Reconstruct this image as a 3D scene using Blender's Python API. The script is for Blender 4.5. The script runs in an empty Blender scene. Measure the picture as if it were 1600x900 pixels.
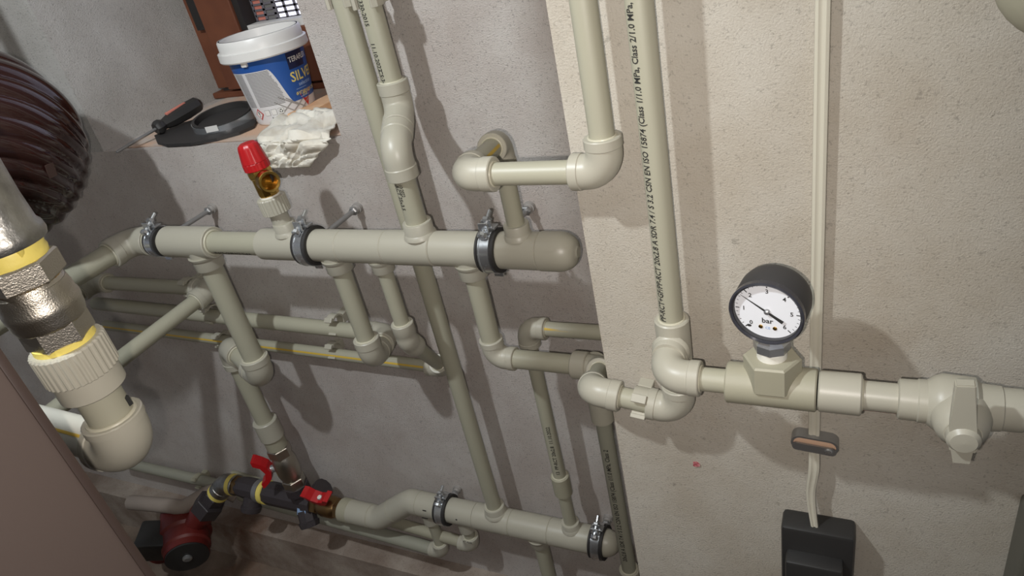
import bpy, bmesh, math, random
from mathutils import Vector as V, Matrix, Euler
random.seed(7)
sc = bpy.context.scene
COL = sc.collection
PI = math.pi
# ------------------------------------------------------------------ camera
CH = 1.27                                   # camera height above the floor (m)
F = 1110.0
def _d(px, py):
    return V((px-800.0, -(py-450.0), -F)).normalized()
_Z = -_d(1238, 2350)
_X = -_d(-1500, 333); _X = (_X - _Z*_X.dot(_Z)).normalized()
_Y = _Z.cross(_X)
R = Matrix((_X, _Y, _Z))                    # camera -> world
CAM = V((0, 0, CH))
cd = bpy.data.cameras.new('camera'); cam = bpy.data.objects.new('camera', cd); COL.objects.link(cam)
cd.sensor_fit = 'HORIZONTAL'; cd.sensor_width = 36; cd.lens = F/1600*36; cd.clip_start = .01
cam.matrix_world = Matrix.Translation(CAM) @ R.to_4x4()
sc.camera = cam
def ray(px, py): return R @ V((px-800.0, -(py-450.0), -F))/F
def P(px, py, Y):                           # pixel -> point on the plane at distance Y
    r = ray(px, py); return CAM + r*(Y/r.y)
def PZ(px, py, z):                          # pixel -> point on a level plane
    r = ray(px, py); return CAM + r*((z-CH)/r.z)
def proj(p):
    q = R.transposed() @ (V(p)-CAM); return (800+F*q.x/-q.z, 450-F*q.y/-q.z)
def zon(x, y, py):                          # height at which the vertical line (x,y) crosses picture row py
    lo, hi = CH-3, CH+.5
    for _ in range(50):
        m = (lo+hi)/2
        if proj((x, y, m))[1] > py: lo = m
        else: hi = m
    return lo
# ------------------------------------------------------------------ world, lights, exposure
w = bpy.data.worlds.new('world'); sc.world = w; w.use_nodes = True
bg = w.node_tree.nodes['Background']; bg.inputs[0].default_value = (.80, .85, 1, 1); bg.inputs[1].default_value = .15
def lamp(name, kind, loc, energy, color, **k):
    l = bpy.data.lights.new(name, kind); l.energy = energy; l.color = color
    for a, b in k.items(): setattr(l, a, b)
    o = bpy.data.objects.new(name, l); COL.objects.link(o); o.location = loc; return o
fl = lamp('phone_flash', 'SPOT', CAM + R @ V((-.018, -.012, .0)), 10.5, (1, .92, .86), shadow_soft_size=.003, spot_size=math.radians(126), spot_blend=1.0)
fl.rotation_euler = (R @ Euler((math.radians(0), math.radians(9), 0)).to_matrix()).to_euler()
lamp('work_lamp', 'POINT', (-.62, -.02, CH+.52), 29.0, (.90, .96, 1), shadow_soft_size=.020)
sc.view_settings.view_transform = 'Standard'; sc.view_settings.look = 'None'
sc.view_settings.gamma = 1; sc.view_settings.use_curve_mapping = False
sc.view_settings.exposure = .12
# ------------------------------------------------------------------ materials
def lin(c): return tuple((x/255/12.92 if x/255 <= .04045 else ((x/255+.055)/1.055)**2.4) for x in c)+(1,)
def mat(name, c, rough=.5, metal=0, bump=0, bscale=300, var=0, vscale=20, c2=None, trans=0, coat=0, spec=.5):
    m = bpy.data.materials.new(name); m.use_nodes = True; nt = m.node_tree; N = nt.nodes; L = nt.links
    b = N['Principled BSDF']; b.inputs['Base Color'].default_value = lin(c)
    b.inputs['Roughness'].default_value = rough; b.inputs['Metallic'].default_value = metal
    b.inputs['Specular IOR Level'].default_value = spec
    if coat: b.inputs['Coat Weight'].default_value = coat
    if trans: b.inputs['Transmission Weight'].default_value = trans
    tc = N.new('ShaderNodeTexCoord')
    if c2:
        n = N.new('ShaderNodeTexNoise'); n.inputs['Scale'].default_value = vscale; n.inputs['Detail'].default_value = 6
        r = N.new('ShaderNodeValToRGB'); r.color_ramp.elements[0].position = .38; r.color_ramp.elements[1].position = .66
        r.color_ramp.elements[0].color = lin(c); r.color_ramp.elements[1].color = lin(c2)
        L.new(tc.outputs['Object'], n.inputs['Vector']); L.new(n.outputs['Fac'], r.inputs[0]); L.new(r.outputs[0], b.inputs['Base Color'])
    if bump:
        n = N.new('ShaderNodeTexNoise'); n.inputs['Scale'].default_value = bscale; n.inputs['Detail'].default_value = 4
        u = N.new('ShaderNodeBump'); u.inputs['Strength'].default_value = bump; u.inputs['Distance'].default_value = .001
        L.new(tc.outputs['Object'], n.inputs['Vector']); L.new(n.outputs['Fac'], u.inputs['Height']); L.new(u.outputs[0], b.inputs['Normal'])
    return m
def plaster(name, ca, cb, cstain, gscale, bump, speck=.5, stain=.5, dist=.0025):
    m = bpy.data.materials.new(name); m.use_nodes = True; nt = m.node_tree; N = nt.nodes; L = nt.links
    b = N['Principled BSDF']; b.inputs['Roughness'].default_value = .93; b.inputs['Specular IOR Level'].default_value = .15
    tc = N.new('ShaderNodeTexCoord')
    def noise(s, d, rgh=.6):
        n = N.new('ShaderNodeTexNoise'); n.inputs['Scale'].default_value = s; n.inputs['Detail'].default_value = d; n.inputs['Roughness'].default_value = rgh
        L.new(tc.outputs['Object'], n.inputs['Vector']); return n.outputs['Fac']
    def ramp(i, p0, p1, c0, c1):
        r = N.new('ShaderNodeValToRGB'); e = r.color_ramp.elements; e[0].position = p0; e[1].position = p1; e[0].color = c0; e[1].color = c1
        L.new(i, r.inputs[0]); return r.outputs[0]
    def mix(f, a, c, mode='MIX', fac=None):
        x = N.new('ShaderNodeMix'); x.data_type = 'RGBA'; x.blend_type = mode
        if fac is not None: x.inputs[0].default_value = fac
        else: L.new(f, x.inputs[0])
        L.new(a, x.inputs[6]); 
        if isinstance(c, tuple): x.inputs[7].default_value = c
        else: L.new(c, x.inputs[7])
        return x.outputs[2]
    base = ramp(noise(9, 8), .35, .68, lin(ca), lin(cb))
    st = ramp(noise(3.3, 9, .65), .56, .72, (0, 0, 0, 1), (stain, stain, stain, 1))
    c = mix(st, base, lin(cstain))
    sp = ramp(noise(420, 2), .31, .40, (speck, speck, speck, 1), (0, 0, 0, 1))
    c = mix(sp, c, lin(tuple(x*.55 for x in ca)))
    sp2 = ramp(noise(75, 3), .25, .30, (.28, .28, .28, 1), (0, 0, 0, 1))
    c = mix(sp2, c, lin(tuple(x*.45 for x in ca)))
    L.new(c, b.inputs['Base Color'])
    g = noise(gscale, 5, .7); g2 = noise(gscale*.3, 5, .7)
    ad = N.new('ShaderNodeMath'); ad.operation = 'MULTIPLY_ADD'; ad.inputs[1].default_value = .30
    L.new(g2, ad.inputs[0]); L.new(g, ad.inputs[2])
    u = N.new('ShaderNodeBump'); u.inputs['Strength'].default_value = bump; u.inputs['Distance'].default_value = dist
    L.new(ad.outputs[0], u.inputs['Height']); L.new(u.outputs[0], b.inputs['Normal'])
    return m
M = dict(
 plaster_l=plaster('grey_plaster', (198, 188, 181), (216, 210, 204), (180, 163, 152), 620, 1.0, .42, .5, .0026),
 plaster_n=plaster('niche_plaster', (176, 172, 166), (196, 193, 188), (160, 152, 144), 520, .9, .5, .4, .0022),
 plaster_r=plaster('beige_plaster', (184, 175, 160), (199, 193, 181), (170, 156, 138), 600, .75, .3, .7, .0018),
 floor=plaster('concrete', (112, 98, 86), (146, 130, 116), (120, 88, 68), 150, .6, .3, .8),
 ledge=plaster('dirty_render', (132, 116, 104), (176, 164, 152), (112, 78, 58), 170, .6, .4, .95),
 pipe=mat('pp_pipe', (166, 163, 144), .42, bump=.04, bscale=400),
 pipe2=mat('pp_pipe_grey', (152, 151, 136), .48, bump=.04, bscale=400),
 fit=mat('pp_fitting', (173, 169, 154), .38, bump=.03, bscale=500),
 bead=mat('pp_weld_bead', (192, 188, 168), .35),
 fit2=mat('pp_fitting_olive', (160, 156, 136), .5, bump=.05, bscale=400),
 ppw=mat('pp_white', (206, 204, 192), .4),
 stripe=mat('yellow_stripe', (205, 172, 70), .5),
 ink=mat('black_ink', (42, 42, 40), .7),
 chrome=mat('zinc_steel', (214, 217, 220), .24, .88, bump=.1, bscale=200),
 steel=mat('dull_steel', (160, 160, 160), .38, .75, bump=.1, bscale=200),
 nickel=mat('nickel_brass', (184, 177, 164), .36, 1, bump=.35, bscale=900),
 galv=mat('galvanised_iron', (176, 174, 168), .42, 1, bump=.8, bscale=160, c2=(140, 138, 132), vscale=50),
 brass=mat('brass', (196, 158, 84), .25, 1, bump=.1, bscale=300),
 brassd=mat('dark_brass', (150, 122, 84), .35, 1, bump=.2, bscale=300),
 rubber=mat('black_rubber', (46, 44, 43), .6),
 black=mat('black_plastic', (44, 43, 42), .45, bump=.1, bscale=120),
 cast=mat('black_cast_iron', (58, 52, 54), .5, bump=.5, bscale=250),
 red=mat('red_plastic', (178, 26, 30), .35),
 redm=mat('red_motor_paint', (98, 30, 25), .45),
 tape=mat('yellow_ptfe_tape', (232, 212, 110), .5, bump=.5, bscale=150),
 ptfe=mat('white_ptfe_tape', (228, 226, 216), .5, bump=.4, bscale=200),
 brown=mat('brown_glaze', (46, 26, 23), .10, spec=.45),
 sticker=mat('faded_sticker', (72, 52, 46), .4),
 wood=mat('brown_window_wood', (112, 66, 44), .5, bump=.2, bscale=40, c2=(96, 54, 36), vscale=14),
 wood_l=mat('pale_timber', (222, 182, 142), .7, bump=.3, bscale=120, c2=(206, 160, 120), vscale=30),
 sill=mat('sill_board', (204, 168, 142), .85, bump=.6, bscale=200, c2=(186, 176, 166), vscale=16),
 dark=mat('dark_gasket', (36, 33, 32), .6),
 case=mat('boiler_casing', (80, 69, 64), .5, bump=.05, bscale=500),
 caseedge=mat('boiler_trim', (58, 47, 42), .4),
 white=mat('white_plastic', (222, 220, 216), .35),
 cloth=mat('dirty_white_cloth', (226, 222, 210), .9, bump=.3, bscale=300, c2=(206, 198, 182), vscale=40),
 blue=mat('label_blue', (38, 84, 156), .4), navy=mat('label_navy', (28, 34, 66), .4),
 yellow=mat('label_yellow', (226, 206, 120), .4), redp=mat('label_red', (190, 44, 40), .4), lgrey=mat('label_grey', (150, 146, 142), .5),
 tgrey=mat('label_text_grey', (112, 110, 108), .6), lblue=mat('label_pale_blue', (150, 178, 216), .5),
 gblack=mat('gauge_black', (54, 53, 54), .5), dial=mat('dial_white', (232, 234, 238), .4),
 cable=mat('white_cable_sheath', (194, 189, 172), .4), pale=mat('pale_grey_box', (96, 94, 84), .5),
 insul=mat('grey_pipe_lagging', (150, 138, 128), .8), paper=mat('paper', (206, 204, 200), .7),
 pink=mat('pink_foam', (214, 178, 150), .8), slot=mat('grille_metal', (120, 116, 122), .4, .3),
 orange=mat('orange_brick', (196, 120, 104), .8), glow=None)
g = bpy.data.materials.new('daylight_outside'); g.use_nodes = True
b_ = g.node_tree.nodes['Principled BSDF']; b_.inputs['Emission Color'].default_value = (.72, .74, .95, 1); b_.inputs['Emission Strength'].default_value = 2.0; b_.inputs['Base Color'].default_value = (.1, .1, .1, 1)
M['glow'] = g
gl = bpy.data.materials.new('gauge_glass'); gl.use_nodes = True
b_ = gl.node_tree.nodes['Principled BSDF']; b_.inputs['Transmission Weight'].default_value = 1; b_.inputs['Roughness'].default_value = .02; b_.inputs['IOR'].default_value = 1.05
M['glass'] = gl
# ------------------------------------------------------------------ object helpers
def thing(name, label, cat, loc, group=None):
    o = bpy.data.objects.new(name, None); COL.objects.link(o); o.location = loc; o.empty_display_size = .02
    o['label'] = label; o['category'] = cat
    if group: o['group'] = group
    return o
def origin(o):
    v = V((0, 0, 0))
    while o: v += o.location; o = o.parent
    return v
def obj(name, bm, m, parent=None, smooth=True, label=None, angle=35):
    me = bpy.data.meshes.new(name)
    if parent is not None:
        d = origin(parent)
        bmesh.ops.translate(bm, verts=bm.verts, vec=-d)
    bm.normal_update()
    bm.to_mesh(me); bm.free()
    me.materials.append(M[m] if isinstance(m, str) else m)
    if smooth:
        for p in me.polygons: p.use_smooth = True
        me.set_sharp_from_angle(angle=math.radians(angle))
    o = bpy.data.objects.new(name, me); COL.objects.link(o); o.parent = parent
    if label: o['label'] = label
    return o
def tag(o, label, cat, group=None):
    o['label'] = label; o['category'] = cat
    if group: o['group'] = group
    return o
def struct(name, bm, m, label, parent=None):
    o = obj(name, bm, m, parent, smooth=False)
    if parent is None: o['kind'] = 'structure'; o['label'] = label; o['category'] = name.split('_')[0]
    return o
def frame(d):
    d = V(d).normalized(); a = V((0, 0, 1)) if abs(d.z) < .9 else V((0, 1, 0))
    u = d.cross(a).normalized(); return u, d.cross(u).normalized()
def tube(bm, pts, radii, seg=20, caps=True):
    pts = [V(p) for p in pts]
    if not isinstance(radii, (list, tuple)): radii = [radii]*len(pts)
    n = len(pts); tan = []
    for i in range(n):
        a = pts[max(i-1, 0)]; b = pts[min(i+1, n-1)]
        t = (b-a)
        if t.length < 1e-9: t = tan[-1] if tan else V((0, 0, 1))
        tan.append(t.normalized())
    u, v = frame(tan[0]); rings = []
    for i in range(n):
        t = tan[i]; u = (u - t*u.dot(t)).normalized(); v = t.cross(u)
        rings.append([bm.verts.new(pts[i] + (u*math.cos(2*PI*k/seg) + v*math.sin(2*PI*k/seg))*radii[i]) for k in range(seg)])
    for a, b in zip(rings, rings[1:]):
        for k in range(seg): bm.faces.new((a[k], a[(k+1) % seg], b[(k+1) % seg], b[k]))
    if caps:
        bm.faces.new(rings[0][::-1]); bm.faces.new(rings[-1])
    return rings
def lathe(bm, o, d, prof, seg=28, caps=True):       # prof: (t along d, radius)
    o = V(o); d = V(d).normalized(); u, v = frame(d); rings = []
    for t, r in prof:
        rings.append([bm.verts.new(o + d*t + (u*math.cos(2*PI*k/seg) + v*math.sin(2*PI*k/seg))*max(r, 1e-5)) for k in range(seg)])
    for a, b in zip(rings, rings[1:]):
        for k in range(seg): bm.faces.new((a[k], a[(k+1) % seg], b[(k+1) % seg], b[k]))
    if caps:
        bm.faces.new(rings[0][::-1]); bm.faces.new(rings[-1])
    return bm
def ring(bm, o, d, r, m, seg=28, ms=8):              # torus
    u, v = frame(d); d = V(d).normalized(); rr = []
    for k in range(seg):
        a = 2*PI*k/seg; e = u*math.cos(a)+v*math.sin(a)
        rr.append([bm.verts.new(V(o)+e*(r+m*math.cos(2*PI*j/ms))+d*m*math.sin(2*PI*j/ms)) for j in range(ms)])
    for k in range(seg):
        a = rr[k]; b = rr[(k+1) % seg]
        for j in range(ms): bm.faces.new((a[j], b[j], b[(j+1) % ms], a[(j+1) % ms]))
    return bm
def box(bm, c, s, rot=None, bev=0):
    t = bmesh.new(); bmesh.ops.create_cube(t, size=1)
    for q in t.verts: q.co = V((q.co.x*s[0], q.co.y*s[1], q.co.z*s[2]))
    if bev: bmesh.ops.bevel(t, geom=t.edges[:], offset=bev, segments=2, affect='EDGES', profile=.5)
    mt = Matrix.Translation(V(c)) @ (rot.to_4x4() if rot is not None else Matrix())
    mp_ = {q: bm.verts.new(mt @ q.co) for q in t.verts}
    for fc in t.faces: bm.faces.new([mp_[q] for q in fc.verts])
    t.free(); return bm
def nb(): return bmesh.new()
def basis(x, y):                                    # matrix whose columns are x,y,x*y
    x = V(x).normalized(); y = V(y); y = (y-x*y.dot(x)).normalized(); z = x.cross(y)
    return Matrix((x, y, z)).transposed()
def prism(bm, pts, z0, z1, tr):                     # polygon extruded, tr maps (x,y,z)->world
    a = [bm.verts.new(tr(V((p[0], p[1], z0)))) for p in pts]; b = [bm.verts.new(tr(V((p[0], p[1], z1)))) for p in pts]
    n = len(pts); bm.faces.new(a[::-1]); bm.faces.new(b)
    for i in range(n): bm.faces.new((a[i], a[(i+1) % n], b[(i+1) % n], b[i]))
    return bm
def hexa(bm, o, d, t0, t1, r, n=6, ch=.0015):
    return lathe(bm, o, d, [(t0, r-ch), (t0+ch, r), (t1-ch, r), (t1, r-ch)], n)
_fc = {}
def text_bm(s, size, bend=0):                       # flat text in XY, centred on y, starting at x=0
    cu = bpy.data.curves.new('text', 'FONT'); cu.body = s; cu.size = size; cu.align_y = 'CENTER'; cu.resolution_u = 2; cu.offset = size*.018
    o = bpy.data.objects.new('text', cu); COL.objects.link(o); bpy.context.view_layer.update()
    me = bpy.data.meshes.new_from_object(o.evaluated_get(bpy.context.evaluated_depsgraph_get()))
    bpy.data.objects.remove(o); bpy.data.curves.remove(cu)
    bm = nb(); bm.from_mesh(me); bpy.data.meshes.remove(me)
    if bend:
        bmesh.ops.triangulate(bm, faces=bm.faces)
        for k in range(-bend, bend+1):
            bmesh.ops.bisect_plane(bm, geom=bm.verts[:]+bm.edges[:]+bm.faces[:], plane_co=(0, k*size*.16, 0), plane_no=(0, 1, 0))
    return bm
def pipe_text(parent, s, p0, axis, n, r, size, stretch=1.0, m='ink', fit=None):
    axis = V(axis).normalized(); n = V(n); n = (n-axis*n.dot(axis)).normalized(); b = n.cross(axis)
    bm = text_bm(s, size, 3)
    if fit: stretch = fit/max(q.co.x for q in bm.verts)
    for q in bm.verts:
        a = q.co.y/r; q.co = V(p0) + axis*q.co.x*stretch + (n*math.cos(a)+b*math.sin(a))*(r+.00025)
    return obj('printed_marking', bm, m, parent, smooth=False)
def stripe(parent, a, b, n, r, w=.0016, m='stripe'):
    a = V(a); b = V(b); ax = (b-a).normalized(); n = V(n); n = (n-ax*n.dot(ax)).normalized(); c = ax.cross(n); bm = nb(); row = []
    for p in (a, b):
        row.append([bm.verts.new(p + (n*math.cos(t)+c*math.sin(t))*(r+.0002)) for t in (-w/r, 0, w/r)])
    for k in range(2): bm.faces.new((row[0][k], row[0][k+1], row[1][k+1], row[1][k]))
    return obj('colour_stripe', bm, m, parent, smooth=False)
RF = {.010: .0145, .0125: .0175, .016: .0212, .020: .0255}
def elbow(parent, c, d1, d2, r, m='fit', L=None, rf=None, beads=(1, 1), name='elbow'):
    c = V(c); d1 = V(d1).normalized(); d2 = V(d2).normalized(); rf = rf or RF[r]
    ang = PI - d1.angle(d2); Rb = 1.15*rf; t = Rb*math.tan(ang/2)
    L = L or max(2.0*rf, t+.8*rf)
    bm = nb(); pts = []; rad = []
    ax = d1.cross(d2).normalized()
    e1 = c+d1*L; pts += [e1, e1-d1*.0008, c+d1*(t+(L-t)*.35), c+d1*(t+(L-t)*.3)]; rad += [rf*1.0, rf*1.05, rf*1.05, rf]
    cen = c + (d1+d2).normalized()*(Rb/math.cos(ang/2)); n = 9
    for k in range(n+1):
        q = Matrix.Rotation(-ang*k/n, 3, ax) @ (c+d1*t-cen); q2 = Matrix.Rotation(ang*k/n, 3, ax) @ (c+d1*t-cen)
        pts.append((cen+q, cen+q2)); rad.append(rf)
    end = c+d2*t
    w0 = 0 if (pts[-1][0]-end).length < (pts[-1][1]-end).length else 1
    pts = [p[w0] if isinstance(p, tuple) else p for p in pts]
    e2 = c+d2*L; pts += [c+d2*(t+(L-t)*.3), c+d2*(t+(L-t)*.35), e2-d2*.0008, e2]; rad += [rf, rf*1.05, rf*1.05, rf]
    # drop duplicate neighbours
    pp, rr = [pts[0]], [rad[0]]
    for p, q in zip(pts[1:], rad[1:]):
        if (p-pp[-1]).length > 1e-5: pp.append(p); rr.append(q)
    tube(bm, pp, rr, 24)
    o = obj(name, bm, m, parent)
    for f, e, d in ((beads[0], e1, d1), (beads[1], e2, d2)):
        if f: obj('weld_bead', ring(nb(), e, d, r*1.07, r*.10), 'bead', o)
    return L
def seg(parent, a, b, r, m='pipe', name='pipe'):
    bm = nb(); tube(bm, [a, b], r, 24); return obj(name, bm, m, parent)
def collar(parent, a, b, r, m='fit', bead=None, pr=None, name='coupling'):
    a = V(a); b = V(b); d = (b-a); L = d.length; c = min(.0012, L*.1)
    o = obj(name, lathe(nb(), a, d, [(0, r-c), (c, r), (L-c, r), (L, r-c)], 28), m, parent)
    if bead is not None:
        for e in bead:
            q = a if e == 0 else b
            obj('weld_bead', ring(nb(), q, d, pr*1.07, pr*.10), 'bead', o)
    return o
def run(parent, pts, r, m='pipe', fm='fit', L=None, elb=True):
    pts = [V(p) for p in pts]; n = len(pts); ends = []
    rf = RF[r]
    for i in range(1, n-1):
        d1 = (pts[i-1]-pts[i]).normalized(); d2 = (pts[i+1]-pts[i]).normalized()
        ang = PI-d1.angle(d2); l = max(2.0*rf, 1.15*rf*math.tan(ang/2)+.8*rf)
        l = min(l, .49*(pts[i-1]-pts[i]).length if i > 1 else 9, .49*(pts[i+1]-pts[i]).length if i < n-2 else 9)
        elbow(parent, pts[i], d1, d2, r, fm, L=l); ends.append(l)
    for i in range(n-1):
        a, b = pts[i], pts[i+1]; d = (b-a).normalized()
        if i > 0: a = a+d*(ends[i-1]*.75)
        if i < n-2: b = b-d*(ends[i]*.75)
        if (b-a).length > .001: seg(parent, a, b, r, m)
def tee(parent, a, b, c, bd, rb, rbody, m='fit', Lb=None, bead=True, name='tee'):
    """straight body a-b with a branch at c along bd for pipe radius rb"""
    a = V(a); b = V(b); d = b-a; L = d.length; bm = nb()
    lathe(bm, a, d, [(0, rbody-.0011), (.0011, rbody), (L-.0011, rbody), (L, rbody-.0011)], 36)
    o = obj(name, bm, m, parent)
    Lb = Lb or rbody+.013; rs = RF[rb]; bd = V(bd).normalized()
    s = obj('branch_socket', lathe(nb(), V(c)+bd*.002, bd, [(0, rs), (Lb-.003, rs), (Lb-.002, rs-.0006)], 28), m, o)
    obj('saddle', lathe(nb(), V(c)+bd*(rbody*.80), bd, [(0, rs*1.15), (rbody*.16, rs*1.10), (rbody*.26, rs)], 28), m, o)
    if bead: obj('weld_bead', ring(nb(), V(c)+bd*(Lb-.001), bd, rb*1.08, rb*.10), 'bead', o)
    return o
X, Yv, Zv = V((1, 0, 0)), V((0, 1, 0)), V((0, 0, 1))
W, WR = .737, .525                                   # planes of recessed and proud wall
YA, YG, YM, YL, YS = .500, .462, .625, .688, .679
TOP = CH+.32
# ------------------------------------------------------------------ structure
ZS = CH-.256                                         # window sill height
XS, NR, NL = -.220, -.630, -1.122                    # wall step, niche right edge, niche left edge
NB = .995                                            # window plane
HT = 2.25
def slab(bm, x0, x1, y0, y1, z0, z1): box(bm, ((x0+x1)/2, (y0+y1)/2, (z0+z1)/2), (x1-x0, y1-y0, z1-z0))
def grid_front(bm, x0, x1, z0, z1, y): pass
bm = nb(); slab(bm, -2.6, XS+.05, W, W+.42, -.05, ZS-.0015); slab(bm, NR, XS+.05, W, W+.42, ZS-.0015, HT)
wl = struct('wall_back', bm, 'plaster_l', 'rough grey plastered wall behind the pipe manifolds, with a window recess')
bm = nb(); slab(bm, -2.6, NL, W, W+.42, ZS-.0015, HT)
struct('wall_left', bm, 'plaster_n', 'rough grey plaster beside the window recess, behind the brown vessel')
bm = nb(); slab(bm, XS, .9, WR, W+.42, -.05, HT)
bmesh.ops.bevel(bm, geom=[e for e in bm.edges if all(abs(v.co.x-XS) < 1e-4 and abs(v.co.y-WR) < 1e-4 for v in e.verts)], offset=.004, segments=3, affect='EDGES')
struct('wall_right', bm, 'plaster_r', 'beige plastered wall standing proud of the grey one, carrying the gauge pipe')
bm = nb(); slab(bm, -2.6, .9, -1.4, W+.4, -.05, 0)
struct('floor', bm, 'floor', 'bare stained concrete floor below the pipes')
bm = nb(); slab(bm, -2.6, .9, -1.4, W+.42, HT, HT+.05)
struct('ceiling', bm, 'plaster_n', 'plain plastered ceiling above the pipes')
bm = nb(); slab(bm, -2.6, .9, -1.45, -1.4, -.05, HT)
struct('wall_front', bm, 'plaster_r', 'plastered wall behind the camera')
LZ, LY = CH-1.15, .69
bm = nb(); slab(bm, -2.6, XS+.02, LY, W+.02, -.02, LZ)
struct('trim_1', bm, 'ledge', 'dirty rendered ledge along the foot of the wall')
bm = nb(); slab(bm, NL+.03, NR-.001, W+.010, NB+.02, ZS-.0015, ZS)
for v in bm.verts:
    if v.co.y < W+.02: v.co.y += random.uniform(-.0005, .003)
struct('trim_2', bm, 'sill', 'patched board and mortar sill of the window recess')
# window: brown casement, black gasket, perforated grille with daylight behind
wn = bpy.data.objects.new('window_1', None); COL.objects.link(wn); wn.location = ((NL+NR)/2, NB, ZS)
wn['kind'] = 'structure'; wn['label'] = 'brown wooden window frame with a perforated grille above the plastic bucket'; wn['category'] = 'window'
def wbox(name, x0, x1, y0, y1, z0, z1, m, bev=.002):
    bm = nb(); box(bm, ((x0+x1)/2, (y0+y1)/2, (z0+z1)/2), (x1-x0, y1-y0, z1-z0), bev=bev); return obj(name, bm, m, wn, smooth=False)
zw = P(385, 37, NB).z; zr = P(330, 143, NB).z
XO = P(362, 8, NB).x+.006
wbox('bottom_rail', NL, NR-.0, NB, NB+.05, ZS, zr-.004, 'wood')
wbox('rail_gap', NL+.02, NR-.01, NB+.012, NB+.05, zr-.004, zr, 'dark', 0)
wbox('sash_stile', P(312, 20, NB).x, XO-.006, NB-.004, NB+.045, zr, HT-.1, 'wood')
wbox('sash_rail', XO-.006, NR-.0, NB-.004, NB+.045, zr, zw-.016, 'wood')
wbox('gasket', P(287, 5, NB).x-.004, P(312, 20, NB).x, NB+.010, NB+.05, P(305, 50, NB).z, HT-.1, 'dark', 0)
wbox('frame_post', NL, P(312, 20, NB).x, NB+.02, NB+.05, zr, HT-.1, 'wood', 0)
wbox('sash_gasket', XO-.006, XO+.007, NB+.002, NB+.03, zw-.01, HT-.1, 'dark', 0)
wbox('drip_bar', XO+.007, NR, NB+.004, NB+.03, zw-.016, zw-.004, 'paper', 0)
# grille: plate bars + slots
gx0, gx1, gz0, gz1 = XO+.008, NR+.02, zw-.004, CH+.45
pitch_x, pitch_z = .0235, .0092
bm = nb(); x = gx0
while x < gx1: box(bm, (x, NB+.032, (gz0+gz1)/2), (.0055, .0015, gz1-gz0)); x += pitch_x
z = gz0
while z < gz1: box(bm, ((gx0+gx1)/2, NB+.032, z), (gx1-gx0, .0015, .0036)); z += pitch_z
obj('perforated_grille', bm, 'slot', wn, smooth=False)
wbox('daylight_pane', gx0+.052, gx1, NB+.0335, NB+.0355, gz0, gz1, 'glow', 0)
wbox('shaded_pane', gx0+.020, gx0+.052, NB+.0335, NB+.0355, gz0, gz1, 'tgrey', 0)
wbox('brick_outside', gx0-.01, gx0+.020, NB+.0335, NB+.0355, gz0, gz1, 'orange', 0)
# ------------------------------------------------------------------ pipe clips and clamps
def pipe_clip(c, axis, r, back, label, group=None, m='fit', w=.014):
    """open plastic clip: half ring round the pipe, base towards the wall (direction back, length to wall)"""
    c = V(c); axis = V(axis).normalized(); bk = V(back); L = bk.length; bk = bk.normalized(); side = axis.cross(bk)
    t = thing('pipe_clip', label, 'pipe clip', c+bk*L, group)
    bm = nb(); n = 14; inner = r+.0004; outer = r+.0034; a0 = math.radians(48)
    rows = []
    for k in range(n+1):
        a = a0+(2*PI-2*a0)*k/n; e = -bk*math.cos(a)+side*math.sin(a)
        rows.append([bm.verts.new(c+e*rr+axis*s*w/2) for rr, s in ((inner, -1), (outer, -1), (outer, 1), (inner, 1))])
    for a, b in zip(rows, rows[1:]):
        for j in range(4): bm.faces.new((a[j], b[j], b[(j+1) % 4], a[(j+1) % 4]))
    bm.faces.new(rows[0]); bm.faces.new(rows[-1][::-1])
    obj('clip_jaw', bm, m, t)
    Rm = basis(axis, side)
    for s in (-1, 1):
        e = -bk*math.cos(a0)+side*s*math.sin(a0)
        bm = nb(); box(bm, c+e*(r+.005)-bk*.0, (w, .004, .008), basis(axis, e), .0006)
        obj('clip_lip', bm, m, t, smooth=False)
    bm = nb(); box(bm, c+bk*(r+(L-r)/2+.001), (w, .016, max(L-r-.002, .003)), basis(axis, side), .001)
    obj('clip_base', bm, m, t, smooth=False)
    return t
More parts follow.
